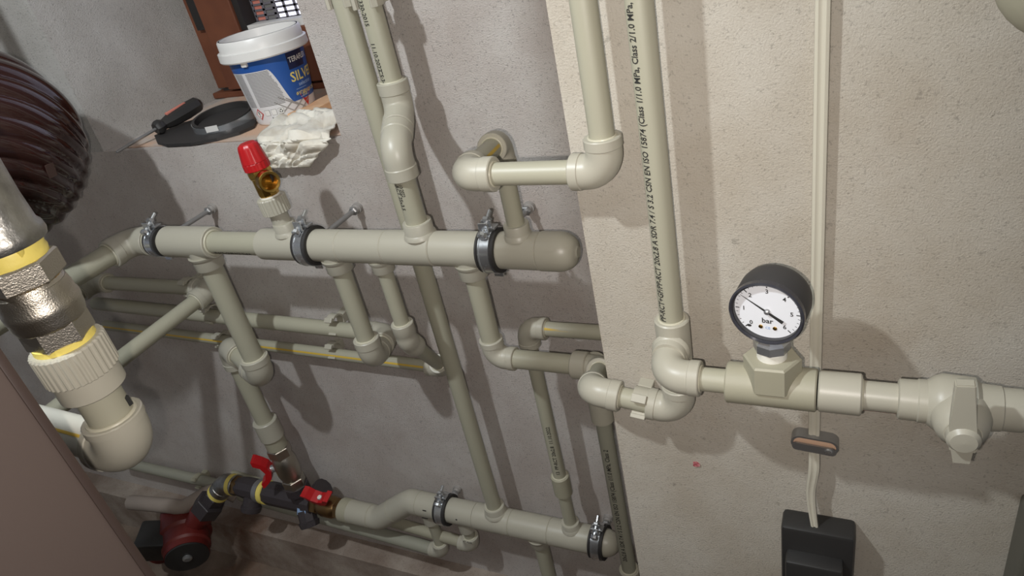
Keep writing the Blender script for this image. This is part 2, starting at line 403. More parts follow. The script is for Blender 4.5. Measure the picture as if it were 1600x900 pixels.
def pipe_clamp(c, axis, r, wallY, label, group, nut='chrome'):
    c = V(c); axis = V(axis).normalized(); t = thing('pipe_clamp', label, 'pipe clamp', (c.x, wallY, c.z), group)
    up = (Zv-axis*Zv.dot(axis)).normalized(); bk = axis.cross(up)
    if bk.y < 0: bk = -bk
    def band(name, r0, r1, w, m, flange=0):
        bm = nb(); o = c-axis*w/2
        prof = [(0, r0), (0, r1+flange), (w*.12, r1+flange), (w*.14, r1), (w*.86, r1), (w*.88, r1+flange), (w, r1+flange), (w, r0)] if flange else [(0, r0), (0, r1), (w, r1), (w, r0)]
        lathe(bm, o, axis, prof, 36, caps=False); return obj(name, bm, m, t)
    band('rubber_liner', r, r+.0030, .023, 'rubber', .0016)
    bd = band('steel_band', r+.0012, r+.0052, .0135, 'chrome', .0007)
    for s in (-1, 1):
        bm = nb(); box(bm, c+up*(r+.0105)+bk*(s*.0042-.006), (.0125, .0022, .014), basis(axis, bk), .0008); obj('ear', bm, 'chrome', bd, smooth=False)
        bm = nb(); box(bm, c-up*(r+.0085)+bk*(s*.0042+.004), (.0125, .0022, .010), basis(axis, bk), .0008); obj('ear', bm, 'chrome', bd, smooth=False)
    sd = (bk*.86+up*.50).normalized(); q = c+up*(r+.0115)-bk*.006
    bm = nb(); tube(bm, [q-sd*.012, q+sd*.021], .0024, 10); hexa(bm, q-sd*.012, sd, -.0035, .0035, .0058, 8); obj('tightening_screw', bm, 'chrome', t)
    bm = nb(); hexa(bm, q+sd*.008, sd, -.003, .003, .0060, 6); obj('nut', bm, 'steel', t, smooth=False)
    bm = nb(); box(bm, c+up*(r+.0075)+bk*.001, (.021, .012, .0028), basis(axis, bk), .0008); obj('lug_plate', bm, 'steel', bd, smooth=False)
    bm = nb(); hexa(bm, c+bk*(r+.005), bk, 0, .010, .0065); obj('boss', bm, 'chrome', t, smooth=False)
    L = wallY-(c.y)
    bm = nb(); tube(bm, [c+bk*(r+.006), c+bk*(L-.0)], .0036, 12); obj('threaded_stud', bm, 'steel', t)
    bm = nb(); hexa(bm, c+bk*(L-.016), bk, 0, .006, .0068); obj('stud_nut', bm, 'steel', t, smooth=False)
    bm = nb(); lathe(bm, c+bk*(L-.010), bk, [(0, .0055), (.004, .0062), (.004, .0078), (.010, .0078)], 16); obj('wall_plug', bm, 'lgrey', t)
    bm = nb(); tube(bm, [c-bk*(r+.0062)+up*-.008, c-bk*(r+.0068)-up*.008], .0008, 6); obj('stamped_mark', bm, 'steel', bd)
    return t
# ------------------------------------------------------------------ upper manifold
mz = (P(520, 385, YM).z+P(850, 391, YM).z)/2
def mx(px): return P(px, 386, YM).x
def mp(px): return V((mx(px), YM, mz))
RM = .0212
um = thing('pipe_manifold', 'thick horizontal beige plastic manifold of welded tees ending in a rounded cap', 'manifold', mp(660))
tees = []
xF = P(322, 400, YM).x
tee(um, mp(268), mp(338), (xF, YM, mz), -Zv, .016, RM*1.08, Lb=.040, bead=False)
obj('weld_bead', ring(nb(), mp(338), X, .0172, .0017), 'bead', um)
p1 = seg(um, mp(330), mp(420), .016)
pipe_text(um, 'PP-RCT+GF/PP-RCT 32x4.4', mp(345)+V((0, 0, 0)), X, V((.35, -.8, -.55)), .016, .0075, .78)
xV, xG1, xG2, xD, xI, xU = mx(458), P(532, 420, YM).x, P(600, 420, YM).x, P(652, 350, YM).x, P(741, 430, YM).x, P(806, 350, YM).x
tee(um, mp(415), mp(489), (xV, YM, mz), Zv, .010, RM, Lb=.034)
tee(um, mp(489), mp(538), (xG1, YM, mz), -Zv, .0125, RM, Lb=.036, bead=False)
tee(um, mp(538), mp(607), (xG2, YM, mz), -Zv, .010, RM, Lb=.034, bead=False)
tee(um, mp(607), mp(681), (xD, YM, mz), Zv, .0125, RM*1.02, Lb=.036)
tee(um, mp(681), mp(768), (xI, YM, mz), -Zv, .0125, RM, Lb=.036, bead=False)
tee(um, mp(768), mp(845), (xU, YM, mz), Zv, .010, RM*1.02, Lb=.034)
cl = mx(904)-mx(845)
obj('end_cap', lathe(nb(), mp(845), X, [(0, RM), (.001, RM*1.06)]+[(cl*.45+cl*.5*math.sin(a), RM*1.06*(.35+.65*math.cos(a))) for a in [k*PI/2/8 for k in range(9)]]+[(cl*.98, .006), (cl*.98, 0)], 36), 'fit', um)
for px in (255, 487, 770):
    pipe_clamp(mp(px), X, RM+.0004 if px > 300 else .0178, W, {255: 'zinc steel pipe clamp with rubber liner beside the manifold elbow near the brown vessel', 487: 'zinc steel pipe clamp with rubber liner beside the red-capped safety valve', 770: 'zinc steel pipe clamp with rubber liner near the rounded cap of the upper manifold'}[px], 'clamps holding the upper manifold')
# left end: elbow and pipe coming forward
r1 = thing('plastic_pipe', 'thick beige pipe coming off the manifold elbow and running forward behind the nickel valve', 'pipe', mp(215))
c0 = V((mx(213), YM, mz)); fwd = V((-.08, -1, -.03)).normalized()
seg(r1, c0+X*.02, mp(272), .0172, 'fit', 'spigot')
run(r1, [c0+X*.05, c0, c0+fwd*.52], .016)
# ------------------------------------------------------------------ pipes of the upper manifold
def vrun(name, label, cat='pipe'): pass
# F: 32 mm drop from the left tee to the strainer
zF = P(408, 592, YM).z
f2 = P(398, 625, YS)
rF = thing('plastic_pipe', 'thick beige pipe dropping from the manifold tee to the valve above the black strainer', 'pipe', (xF, YM, zF))
fx2 = f2.x; zc2 = zF+.018
run(rF, [(xF, YM, mz-.03), (xF, YM, zF), (fx2, YS, zc2), (fx2, YS, P(424, 676, YS).z)], .016)
collar(rF, (fx2, YS, P(408, 655, YS).z), (fx2, YS, P(426, 682, YS).z), .0225, 'fit')
collar(rF, (fx2, YS, P(426, 682, YS).z), (fx2, YS, P(430, 697, YS).z), .0195, 'fit2', name='adaptor')
# G1
YW = .700
g1b = P(606, 523, YW)
rG1 = thing('plastic_pipe', 'beige pipe dropping from the manifold, then elbowing back into the upper wall pipe', 'pipe', (xG1, YM, CH-.54))
zg1 = P(588, 560, YM).z
run(rG1, [(xG1, YM, mz-.03), (xG1, YM, zg1), (g1b.x, YW, g1b.z), P(150, 474, YW)], .0125)
# G2
rG2 = thing('plastic_pipe', 'thin beige pipe dropping from the manifold, bending sideways into the yellow-striped wall pipe', 'pipe', (xG2, YM, CH-.5))
zg2 = P(638, 532, YM).z; g2b = P(694, 575, .718); g2c = P(165, 508, .718)
run(rG2, [(xG2, YM, mz-.03), (xG2, YM, zg2), g2b, g2c], .010)
stripe(rG2, P(676, 572, .718), g2c, (.1, -1, .35), .010)
# pipe a and Dep2
ja = P(330, 452, YW); je = P(150, 441, YW)
rA2 = thing('plastic_pipe', 'thin beige pipe running forward from the wall, crossing behind the thick drop pipe', 'pipe', ja)
d2 = V((-.09, -1, -.06)).normalized()
run(rA2, [je+V((0, -.06, 0)), je, ja, ja+d2*.62], .0125)
# I: drop -> right -> forward -> right -> elbow up
rI = thing('plastic_pipe', 'beige pipe dropping from the manifold and stepping forward round the wall corner', 'pipe', (xI, YM, CH-.51))
zi = P(778, 558, YM).z; ie = P(938, 572, YM); zj = P(925, 610, YA).z; xe = P(924, 610, YA).x
xa = P(1046, 470, YA).x; xa = (xa+P(1012, 130, YA).x)/2
zl = P(1056, 640, YA).z
ipts = [V((xI, YM, mz-.03)), V((xI, YM, zi)), V((ie.x, YM, zi)), V((xe, YA, zj)), V((xa, YA, zl)), V((xa, YA, P(1050, 545, YA).z))]
run(rI, ipts, .0125 if False else .010)
seg(rI, ipts[0], ipts[1]+Zv*.02, .0122); seg(rI, ipts[1]+X*.02, ipts[2]-X*.02, .0122)
collar(rI, (P(895, 566, YM).x, YM, zi), (P(918, 568, YM).x, YM, zi), .0172, 'fit')
cp = (ipts[3]+ipts[4])/2
stripe(rI, (xa, YA, zl+.01), (xa, YA, zl+.05), (.4, -1, 0), .010)
pipe_clip(cp+X*.006, (ipts[4]-ipts[3]), .010, (0, WR-YA, 0), 'beige plastic pipe clip on the short pipe between two elbows under the marked riser', m='fit')
# J: grey pipe below it along the wall step
rJ = thing('plastic_pipe', 'greyish pipe with printed marking running down along the wall corner', 'pipe', (ie.x, .64, 0))
xj = (P(940, 660, .64).x+P(985, 885, .64).x)/2
jz = zon(xj, .64, 888)
seg(rJ, (xj, .64, 0), (xj, .64, zi-.02), .0105, 'pipe2')
collar(rJ, (xj, .64, zon(xj, .64, 655)), (xj, .64, zi), .0150, 'fit')
collar(rJ, (xj, .64, jz-.03), (xj, .64, jz), .0150, 'fit', bead=(1,), pr=.0105)
pipe_text(rJ, '20x2.8 A SDR 7.4 / S 3.2 CSN EN ISO 15874 (Class 1/1.0 MPa, Class 2', (xj, .64, zon(xj, .64, 868)), Zv, (.08, -1, 0), .0105, .0085, .9)
# H and back pipe
xh = P(866, 705, YL).x; hb = P(826, 512, YL)
lz = P(700, 795, YL).z; lz2 = P(940, 851, YL).z
LA = P(655, 781, YL); LB = P(962, 857, YL); LA.z = LB.z = (LA.z+LB.z)/2
def lp(px):
    t = P(px, 781+(px-655)*.247, YL); return V((t.x, YL, LA.z))
rH = thing('plastic_pipe', 'thin beige pipe rising from the lower manifold and turning behind the wall corner', 'pipe', (xh, YL, LA.z))
run(rH, [(XS+.05, YL, hb.z+.002), (xh, YL, hb.z), (xh, YL, LA.z+.03)], .010)
collar(rH, (xh, YL, zon(xh, YL, 770)), (xh, YL, zon(xh, YL, 742)), .0142, 'fit2', bead=(1,), pr=.010)
pipe_text(rH, '13  PP-RCT 20x2.8  11.10.2022', (xh, YL, zon(xh, YL, 735)), Zv, (.35, -1, .1), .010, .0075, 1.0)
pipe_text(rH, '13   02:34:27   11.10.2022', (xh+.03, YL, hb.z), X, (0, -.7, -.75), .010, .006, .8)
stripe(rH, (xh+.03, YL, hb.z), (XS, YL, hb.z), (0, -.8, .6), .010)
# C
xc = (P(554, 80, YL).x+P(768, 780, YL).x)/2+.003
rC = thing('plastic_pipe', 'long straight beige pipe passing behind the upper manifold down to the lower one', 'pipe', (xc, YL, LA.z))
seg(rC, (xc, YL, LA.z+.03), (xc, YL, TOP), .0125)
# D with double bend
xdu = P(602, 90, YL).x
rD = thing('plastic_pipe', 'beige riser with printed date, bending twice before it meets the upper manifold', 'pipe', (xD, YM, mz))
za, zb = zon(xdu, YL, 172), zon(xD, YM, 232)
run(rD, [(xD, YM, mz+.03), (xD, YM, zb), (xdu, YL, za), (xdu, YL, TOP)], .0125)
nD = (-.28, -1, .05)
pipe_text(rD, 'CS:34:37', (xdu, YL, zon(xdu, YL, 104)), -Zv, nD, .0125, .0085, .85)
pipe_text(rD, '11.10.2022', (xdu, YL, zon(xdu, YL, 62)), -Zv, nD, .0125, .0085, .85)
pipe_text(rD, '330-2015', (xdu, YL, zon(xdu, YL, -4)), -Zv, nD, .0125, .0085, .85)
pipe_text(rD, 'PP-RCT 25x3.5', (xD, YM, zon(xD, YM, 272)), -Zv, (-.35, -1, .1), .0125, .008, .8)
pipe_text(rD, '11:10:2022', (xD, YM, zon(xD, YM, 274)), -Zv, (.12, -1, .1), .0125, .006, .8)
for (xx, lab) in ((xc, 'beige plastic pipe clip on the straight pipe next to the window recess'), (xdu, 'beige plastic pipe clip on the riser with the printed date')):
    pipe_clip((xx, YL, zon(xx, YL, -2)), Zv, .0125, (0, W-YL, 0), lab, 'clips near the top of the risers', w=.016)
# U loop and B
zu = P(815, 271, YA).z; zub = P(778, 222, YM).z; xul = P(724, 262, YA).x; xb = (P(929.5, 130, YA).x+P(912, 0, YA).x)/2
xb = P(929, 130, YA).x
rB = thing('plastic_pipe', 'beige pipe looping up and forward from the manifold end to a riser', 'pipe', (xU, YM, mz))
run(rB, [(xU, YM, mz+.03), (xU, YM, zub), (xul, YA, zu), (xb, YA, zu), (xb, YA, TOP)], .010)
fd = V((xul, YA, zu))-V((xU, YM, zub)); q0 = V((xU, YM, zub))
stripe(rB, q0+fd*.25, q0+fd*.72, (1, .2, .35), .010)
# A with marking
rA = thing('plastic_pipe', 'vertical beige riser with a long printed standard marking next to the pressure gauge', 'pipe', (xa, YA, zl))
zt0, zt1 = zon(xa, YA, 560), zon(xa, YA, 497)
seg(rA, (xa, YA, zt1-.012), (xa, YA, TOP), .010)
zt = zon(xa, YA, 535)
tee(rA, (xa, YA, zt0), (xa, YA, zt1), (xa, YA, zt), -Yv, .010, .0148, Lb=.022, bead=False)
obj('weld_bead', ring(nb(), (xa, YA, zt1), Zv, .0107, .0011), 'bead', rA)
s_ = 'PP-RCT+GF/PP-RCT 20x2.8 A SDR 7.4 / S 3.2 CSN EN ISO 15874 (Class 1/1.0 MPa, Class 2/1.0 MPa, Cl'
z0_ = zon(xa, YA, 494)
pipe_text(rA, s_, (xa, YA, z0_), Zv, (-.50, -1, 0), .010, .0080, fit=zon(xa, YA, -20)-z0_)
# ------------------------------------------------------------------ gauge run
gz = (P(1110, 592, YG).z+P(1370, 621, YG).z)/2
def gp(px, dz=0): return V((P(px, 580+(px-1000)*.108, YG).x, YG, gz+dz))
rG = thing('plastic_pipe', 'short beige horizontal pipe with elbow carrying the pressure gauge tee', 'pipe', gp(1045))
ge = V((xa-.004, YG-.004, gz)); 
elbow(rG, (xa, YG, gz), (V((xa, YA, zt))-V((xa, YG, gz))), X, .010, L=.030)
seg(rG, gp(1075), gp(1142), .010)
tg = tee(rG, gp(1136), gp(1277), gp(1206), Zv, .010, .0168, 'fit2', Lb=.018, bead=False, name='threaded_tee')
gx = gp(1207)
hb_ = nb(); hexa(hb_, gx, Zv, .004, .030, .0215, 6); obj('hex_socket', hb_, 'fit2', tg, smooth=False)
obj('web', lathe(nb(), gx-Zv*.004, Zv, [(0, .013), (.012, .0175)], 6), 'fit2', tg, smooth=False)
collar(rG, gp(1279), gp(1347), .0160, 'fit', bead=(1,), pr=.0105)
seg(rG, gp(1340), gp(1410), .0112, 'fit')
stripe(rG, gp(1350), gp(1404), (0, -.45, -1), .0112, .0022, 'red')
# gauge
tilt = Euler((math.radians(-4), 0, 0)).to_matrix()
gc = gx+V((0, 0, .0775))
pg = thing('pressure_gauge', 'round black pressure gauge with white dial screwed into the beige tee', 'gauge', gx+Zv*.036)
gd = V((-.16, -1, -.02)).normalized()
obj('thread_tape', lathe(nb(), gx+Zv*.029, Zv, [(0, .0100), (.001, .0112), (.007, .0112), (.008, .0100)], 24), 'ptfe', pg)
obj('connector', lathe(nb(), gx+Zv*.036, Zv, [(0, .0110), (.002, .0135), (.009, .0135), (.013, .0110), (.0165, .010)], 8), 'chrome', pg, smooth=False)
RG = .0265
gb = obj('housing', lathe(nb(), gc-gd*.016, gd, [(0, RG*.90), (.002, RG*.97), (.006, RG), (.028, RG), (.029, RG*.98), (.029, RG*.90), (.0245, RG*.90), (.0245, 0)], 56), 'gblack', pg)
f0 = gc-gd*.016+gd*.0250
obj('bezel', lathe(nb(), gc-gd*.016+gd*.0255, gd, [(0, RG*1.005), (.0045, RG*1.015), (.0055, RG*.97), (.0045, RG*.92), (0, RG*.92)], 56, caps=False), mat('bezel_clear', (62, 62, 68), .10, .2), pg)
gu = (Zv-gd*Zv.dot(gd)).normalized(); gxv = gu.cross(gd)      # right vector as seen from the front
dl = obj('dial', lathe(nb(), f0, gd, [(0, RG*.92), (.0004, RG*.92)], 56), 'dial', pg)
def dialp(x, y, h=.0007): return f0 + gxv*x + gu*y + gd*h
def dtext(s, x, y, size, parent, m='ink'):
    bm = text_bm(s, size)
    wv = max(v.co.x for v in bm.verts)-min(v.co.x for v in bm.verts); mn = min(v.co.x for v in bm.verts)
    for v in bm.verts: v.co = dialp(x+v.co.x-mn-wv/2, y+v.co.y)
    obj('numeral', bm, m, parent, smooth=False)
def ang(v): return math.radians(225-45*v)
rd = RG*.92
for v in range(7):
    a = ang(v); dtext(str(v), math.cos(a)*rd*.70, math.sin(a)*rd*.70, .0050, dl)
bm = nb()
for k in range(31):
    v = k/5; a = ang(v); l = .12 if k % 5 == 0 else .065; wd = .00040 if k % 5 == 0 else .0002
    e = V((math.cos(a), math.sin(a), 0)); n = V((-e.y, e.x, 0))
    q = [e*rd*.95+n*wd, e*rd*.95-n*wd, e*rd*(.95-l)-n*wd, e*rd*(.95-l)+n*wd]
    bm.faces.new([bm.verts.new(dialp(p.x, p.y)) for p in q])
obj('scale_ticks', bm, 'ink', dl, smooth=False)
dtext('bar', 0, -rd*.36, .0062, dl)
bm = nb(); bmesh.ops.create_uvsphere(bm, u_segments=10, v_segments=6, radius=.0012)
for v in bm.verts: v.co = dialp(math.cos(ang(0))*rd*.72-.0012+v.co.x*1.5, math.sin(ang(0))*rd*.70-.003+v.co.y, .0006+v.co.z*.2)
obj('zero_stop', bm, 'ink', dl)
for s in (-1, 1):
    obj('dial_screw', lathe(nb(), dialp(s*rd*.21, -rd*.60, .0003), gd, [(0, .0016), (.0006, .0016), (.0010, .0010), (.0010, 0)], 14), 'brass', dl)
dtext('CE', 0, -rd*.62, .0030, dl, 'lblue')
a = ang(1.75); e = V((math.cos(a), math.sin(a), 0)); n = V((-e.y, e.x, 0)); bm = nb()
prism(bm, [tuple((e*rd*.93)[:2]), tuple((n*.0008)[:2]), tuple((-e*rd*.35+n*.0011)[:2]), tuple((-e*rd*.55+n*.0014)[:2]), tuple((-e*rd*.55-n*.0014)[:2]), tuple((-e*rd*.35-n*.0011)[:2]), tuple((-n*.0008)[:2])], .0018, .0022, lambda p: dialp(p.x, p.y, p.z))
nd = obj('needle', bm, 'ink', pg, smooth=False)
obj('hub', lathe(nb(), dialp(0, 0, .0006), gd, [(0, .0020), (.0022, .0020), (.003, .001), (.003, 0)], 16), 'steel', nd)
# plastic ball valve at the right
pv = thing('ball_valve', 'beige plastic ball valve with a wing handle at the end of the gauge pipe', 'valve', gp(1480))
v0 = gp(1402); L_ = gp(1600).x-v0.x
obj('valve_body', lathe(nb(), v0, X, [(0, .0135), (.001, .0150), (L_*.16, .0152), (L_*.17, .0160), (L_*.24, .0160), (L_*.30, .0195), (L_*.36, .0215), (L_*.62, .0205), (L_*.66, .0170), (L_*.70, .0165), (L_*.82, .0160), (L_*.83, .0152), (L_*.98, .0152), (L_*1.0, .0140), (L_*1.02, .0105), (L_*1.5, .0105)], 36), 'fit', pv)
vc = v0+X*L_*.50; vd = V((0, -1, .02)).normalized()
bon = obj('bonnet', lathe(nb(), vc, vd, [(.004, .0190), (.018, .0185), (.027, .0160), (.032, .0115), (.033, .0)], 32), 'fit', pv)
hc = vc+vd*.031; hx = V((1, .0, .07)); hx = (hx-vd*hx.dot(vd)).normalized(); hy = vd.cross(hx)
if hy.z > 0: hy = -hy
hd = thing
def hmap(p): return hc+hx*p.x+hy*p.y+vd*p.z
bm = nb(); prism(bm, [(-.0058, -.046), (.0058, -.046), (.0072, -.012), (.0088, .004), (.0078, .011), (-.0078, .011), (-.0088, .004), (-.0080, -.012)], -.001, .007, hmap)
bmesh.ops.bevel(bm, geom=bm.edges[:], offset=.0009, segments=2, affect='EDGES')
hn = obj('handle', bm, 'fit', pv)
obj('handle_boss', lathe(nb(), hc-vd*.002, vd, [(0, .0108), (.009, .0104), (.012, .0080), (.0128, 0)], 28), 'fit', hn)
bm = nb(); prism(bm, [(-.0080, .006), (.0080, .006), (.0050, .027), (-.0050, .027)], -.004, .000, hmap); obj('wing', bm, 'fit', hn, smooth=False)
# corner of another fitting, top right, and the box edge bottom right
q = P(1612, 12, .47)
rT = thing('plastic_pipe', 'greyish pipe elbow high on the beige wall beyond the white cable', 'pipe', q)
run(rT, [q+Zv*.3, q, q+X*.12], .016, 'pipe2', 'fit2')
q = P(1583, 900, WR-.03)
bm = nb(); box(bm, (q.x+.10, WR-.02, q.z-.06), (.20, .04, .26), bev=.003)
tag(obj('junction_box', bm, 'pale', smooth=False), 'drab grey box on the beige wall below the plastic ball valve', 'box')
# cable, saddle, black box
cb = nb(); cpts = [P(1287, -60, WR-.004), P(1287, 150, WR-.004), P(1281, 400, WR-.004), P(1273, 600, WR-.004), P(1271, 660, WR-.004), P(1270, 690, WR-.006), P(1272, 730, WR-.010), P(1267, 765, WR-.010), P(1269, 795, WR-.012), P(1274, 828, WR-.016)]
cx0 = (P(1287, 5, WR-.004).x+P(1273, 600, WR-.004).x)/2
for p in cpts[:6]: p.x = cx0+(.0 if p is not cpts[5] else .0)
dense = []
for a, b, c_, d_ in zip([cpts[0]]+cpts[:-1], cpts, cpts[1:], cpts[2:]+[cpts[-1]]):
    for k in range(6):
        t = k/6; dense.append(.5*((2*b)+(c_-a)*t+(2*a-5*b+4*c_-d_)*t*t+(3*b-a-3*c_+d_)*t**3))
dense.append(cpts[-1])
prof = [(x_*.80, y_) for x_, y_ in ((-.0062, 0), (-.0056, -.0026), (-.0030, -.0034), (-.0008, -.0024), (.0008, -.0024), (.0030, -.0034), (.0056, -.0026), (.0062, 0), (.0056, .0026), (0, .003), (-.0056, .0026))]
rows = []
for i, p in enumerate(dense):
    t = (dense[min(i+1, len(dense)-1)]-dense[max(i-1, 0)]).normalized(); sx = (X-t*X.dot(t)).normalized(); sy = t.cross(sx)
    if sy.y < 0: sy = -sy
    tw = max(0, (i-36)/18); sx2 = sx*(1-.35*min(tw, 1))
    rows.append([cb.verts.new(p+sx2*a+sy*b) for a, b in prof])
for a, b in zip(rows, rows[1:]):
    for j in range(len(prof)): cb.faces.new((a[j], a[(j+1) % len(prof)], b[(j+1) % len(prof)], b[j]))
cb.faces.new(rows[0]); cb.faces.new(rows[-1][::-1])
bmesh.ops.recalc_face_normals(cb, faces=cb.faces)
tag(obj('electric_cable', cb, 'cable'), 'flat white electric cable running down the beige wall into the black box', 'cable')
sd_ = thing('cable_saddle', 'oval metal cable saddle with pinkish lining screwed over the white cable', 'cable clip', P(1274, 682, WR))
so = P(1274, 682, WR)
def oval(w_, h_, n=24): 
    pts = []
    for k in range(n):
        a = 2*PI*k/n; cx = (w_/2-h_/2)*(1 if math.cos(a) > 0 else -1); pts.append((cx+h_/2*math.cos(a), h_/2*math.sin(a)))
    return pts
sr = math.radians(-5)
def smap(p): return so+V((p.x*math.cos(sr)-p.y*math.sin(sr), -p.z, p.x*math.sin(sr)+p.y*math.cos(sr)))
bm = nb(); prism(bm, oval(.036, .0135), .0, .010, smap); obj('lining', bm, 'pink', sd_, smooth=False)
bm = nb(); o_ = oval(.040, .0165); i_ = oval(.036, .013)
A = [[bm.verts.new(smap(V((p[0], p[1], z)))) for p in pl] for pl, z in ((i_, 0), (o_, 0), (o_, .012), (i_, .012))]
for a, b in zip(A, A[1:]+A[:1]):
    for k in range(24): bm.faces.new((a[k], a[(k+1) % 24], b[(k+1) % 24], b[k]))
bmesh.ops.recalc_face_normals(bm, faces=bm.faces); obj('rim', bm, 'steel', sd_)
bm = nb(); prism(bm, oval(.037, .0085), .0115, .0135, lambda p: smap(V((p.x, p.y-.0035, p.z)))); obj('bridge', bm, 'steel', sd_, smooth=False)
obj('screw', lathe(nb(), smap(V((.012, -.003, .0135))), -Yv, [(0, .0036), (.0015, .0030), (.002, .0)], 16), 'chrome', sd_)
bx0 = P(1222, 806, WR-.012); bx1 = P(1337, 829, WR-.012); bw = bx1.x-bx0.x
bb = thing('cable_box', 'black plastic box on the beige wall where the white cable ends', 'box', V(((bx0.x+bx1.x)/2, WR, bx0.z)))
xm = (bx0.x+bx1.x)/2; zt_ = (bx0.z+bx1.z)/2
bm = nb(); box(bm, (xm, WR-.012, zt_-.07), (bw, .026, .14), bev=.004); obj('back_plate', bm, 'black', bb)
bm = nb(); box(bm, (xm-.002, WR-.030, zt_-.090), (bw*.78, .022, .12), bev=.003); fr = obj('front_cover', bm, 'black', bb)
obj('cover_screw', lathe(nb(), (xm, WR-.041, zt_-.052), -Yv, [(0, .0035), (.0012, .003), (.0012, 0)], 14), 'lgrey', bb)
# red paint dab
bm = nb(); q = P(1088, 725, WR-.0006); pts = [(math.cos(k*PI/5)*random.uniform(.003, .0046), math.sin(k*PI/5)*random.uniform(.003, .0046)) for k in range(10)]
prism(bm, pts, 0, .0008, lambda p: q+V((p.x, -p.z, p.y)))
tag(obj('paint_spot', bm, mat('dried_red_paint', (150, 42, 54), .6, c2=(210, 150, 150), vscale=260), smooth=False), 'small dried red spot on the beige wall below the plastic elbows', 'paint spot')
# ------------------------------------------------------------------ lower manifold
lm = thing('pipe_manifold', 'lower horizontal beige plastic manifold ending in a rounded cap beside the grey pipe', 'manifold', lp(800))
RL = .0226
seg(lm, lp(648), lp(700), .0220, 'pipe'); seg(lm, lp(690), lp(744), .0222, 'fit', 'coupling')
xC2 = xc; tee(lm, lp(744), lp(801), (xc, YL, LA.z), Zv, .0125, RL, Lb=.036)
xdn = P(843, 842, YL).x
tee(lm, lp(801), lp(862), (xdn, YL, LA.z), -Zv, .0125, RL, Lb=.036, bead=False)
tee(lm, lp(862), lp(926), (xh, YL, LA.z), Zv, .010, RL, Lb=.034)
cl = lp(968).x-lp(926).x
obj('end_cap', lathe(nb(), lp(926), X, [(0, RL), (cl*.4, RL)]+[(cl*.4+cl*.6*math.sin(a), RL*(.25+.75*math.cos(a))) for a in [k*PI/2/8 for k in range(9)]]+[(cl, 0)], 36), 'fit', lm)
for px, lab in ((695, 'zinc steel pipe clamp with rubber liner near the bend of the lower manifold'), (938, 'zinc steel pipe clamp with rubber liner at the rounded cap of the lower manifold')):
    pipe_clamp(lp(px), X, RL+.0004, W, lab, 'clamps holding the lower manifold')
# left end of the lower manifold: two 45s down to the valve axis
sz = P(500, 788, YS).z
def sp_(px): return V((P(px, 788+(px-500)*.24, YS).x, YS, sz))
lb0 = lp(640); lb1 = sp_(592)
ctl = [lp(690), lp(665), lp(650), lp(640)+V((-.004, 0, -.002)), (lb0+lb1)/2, lb1+V((.006, 0, .003)), sp_(582), sp_(575), sp_(560)]
dn = []
for a, b, c_, d_ in zip([ctl[0]]+ctl[:-1], ctl, ctl[1:], ctl[2:]+[ctl[-1]]):
    for k in range(5):
        t_ = k/5; dn.append(.5*((2*b)+(c_-a)*t_+(2*a-5*b+4*c_-d_)*t_*t_+(3*b-a-3*c_+d_)*t_**3))
bm = nb(); tube(bm, dn, .0222, 32); sb_ = obj('offset_bend', bm, 'fit', lm)
for q_, d_ in ((lp(655), X), ((lb0+lb1)/2, lb0-lb1), (sp_(582), X)): obj('weld_bead', ring(nb(), q_, d_, .0221, .0006, 32, 6), 'fit2', sb_)
collar(lm, sp_(548), sp_(582), .0226, 'fit'); collar(lm, sp_(536), sp_(550), .0235, 'fit2', name='adaptor')
for px_, dz_, dy_, w_ in ((672, .010, -.0203, .007), (668, -.012, -.0190, .010), (664, -.013, -.0184, .004), (722, .006, -.0216, .003)):
    bm = nb(); box(bm, lp(px_)+V((0, dy_, dz_)), (w_, .0012, .0016)); obj('pen_mark', bm, 'ink', lm, smooth=False)
# drops below the lower manifold
for (pa, pb, pe, lab, r, rl) in (((672, 806), (706, 862), (400, 800), 'short beige pipe under the lower manifold turning into the pipe above the dirty ledge', .0105, .0125),
                             ((728, 818), (752, 852), (430, 780), 'beige stub with a paper sticker under the lower manifold, elbowing back along the wall', .0105, .010)):
    x_ = P(*pa, YL).x; ze = zon(x_, YL, pb[1]); t = thing('plastic_pipe', lab, 'pipe', (x_, YL, ze))
    e = V((x_, YL, ze)); bk = V((x_-.004, YL+.027, ze+.004)); 
    seg(t, e+Zv*.015, (x_, YL, LA.z-.01), .010)
    collar(t, (x_, YL, LA.z-.043), (x_, YL, LA.z-.01), .0145, 'fit')
    elbow(t, e, Zv, V((-1, .06, .005)), .010, L=.026)
    far = V((-.62, .033, .004)) if pa[0] > 700 else V((-.52, .012, .010))
    seg(t, e+far*.03, e+far, .0105 if pa[0] > 700 else .0125, 'fit2' if pa[0] > 700 else 'pipe2')
    if pa[0] > 700:
        pipe_text(t, 'C5:42:07', e+V((-.006, 0, .026)), X, (0, -1, 0), .0146, .006, .8)
t = thing('plastic_pipe', 'beige pipe dropping from the lower manifold to the floor', 'pipe', (xdn, YL-.0, 0))
seg(t, (xdn, YL-.0, LZ), (xdn, YL-.0, LA.z-.03), .0125)
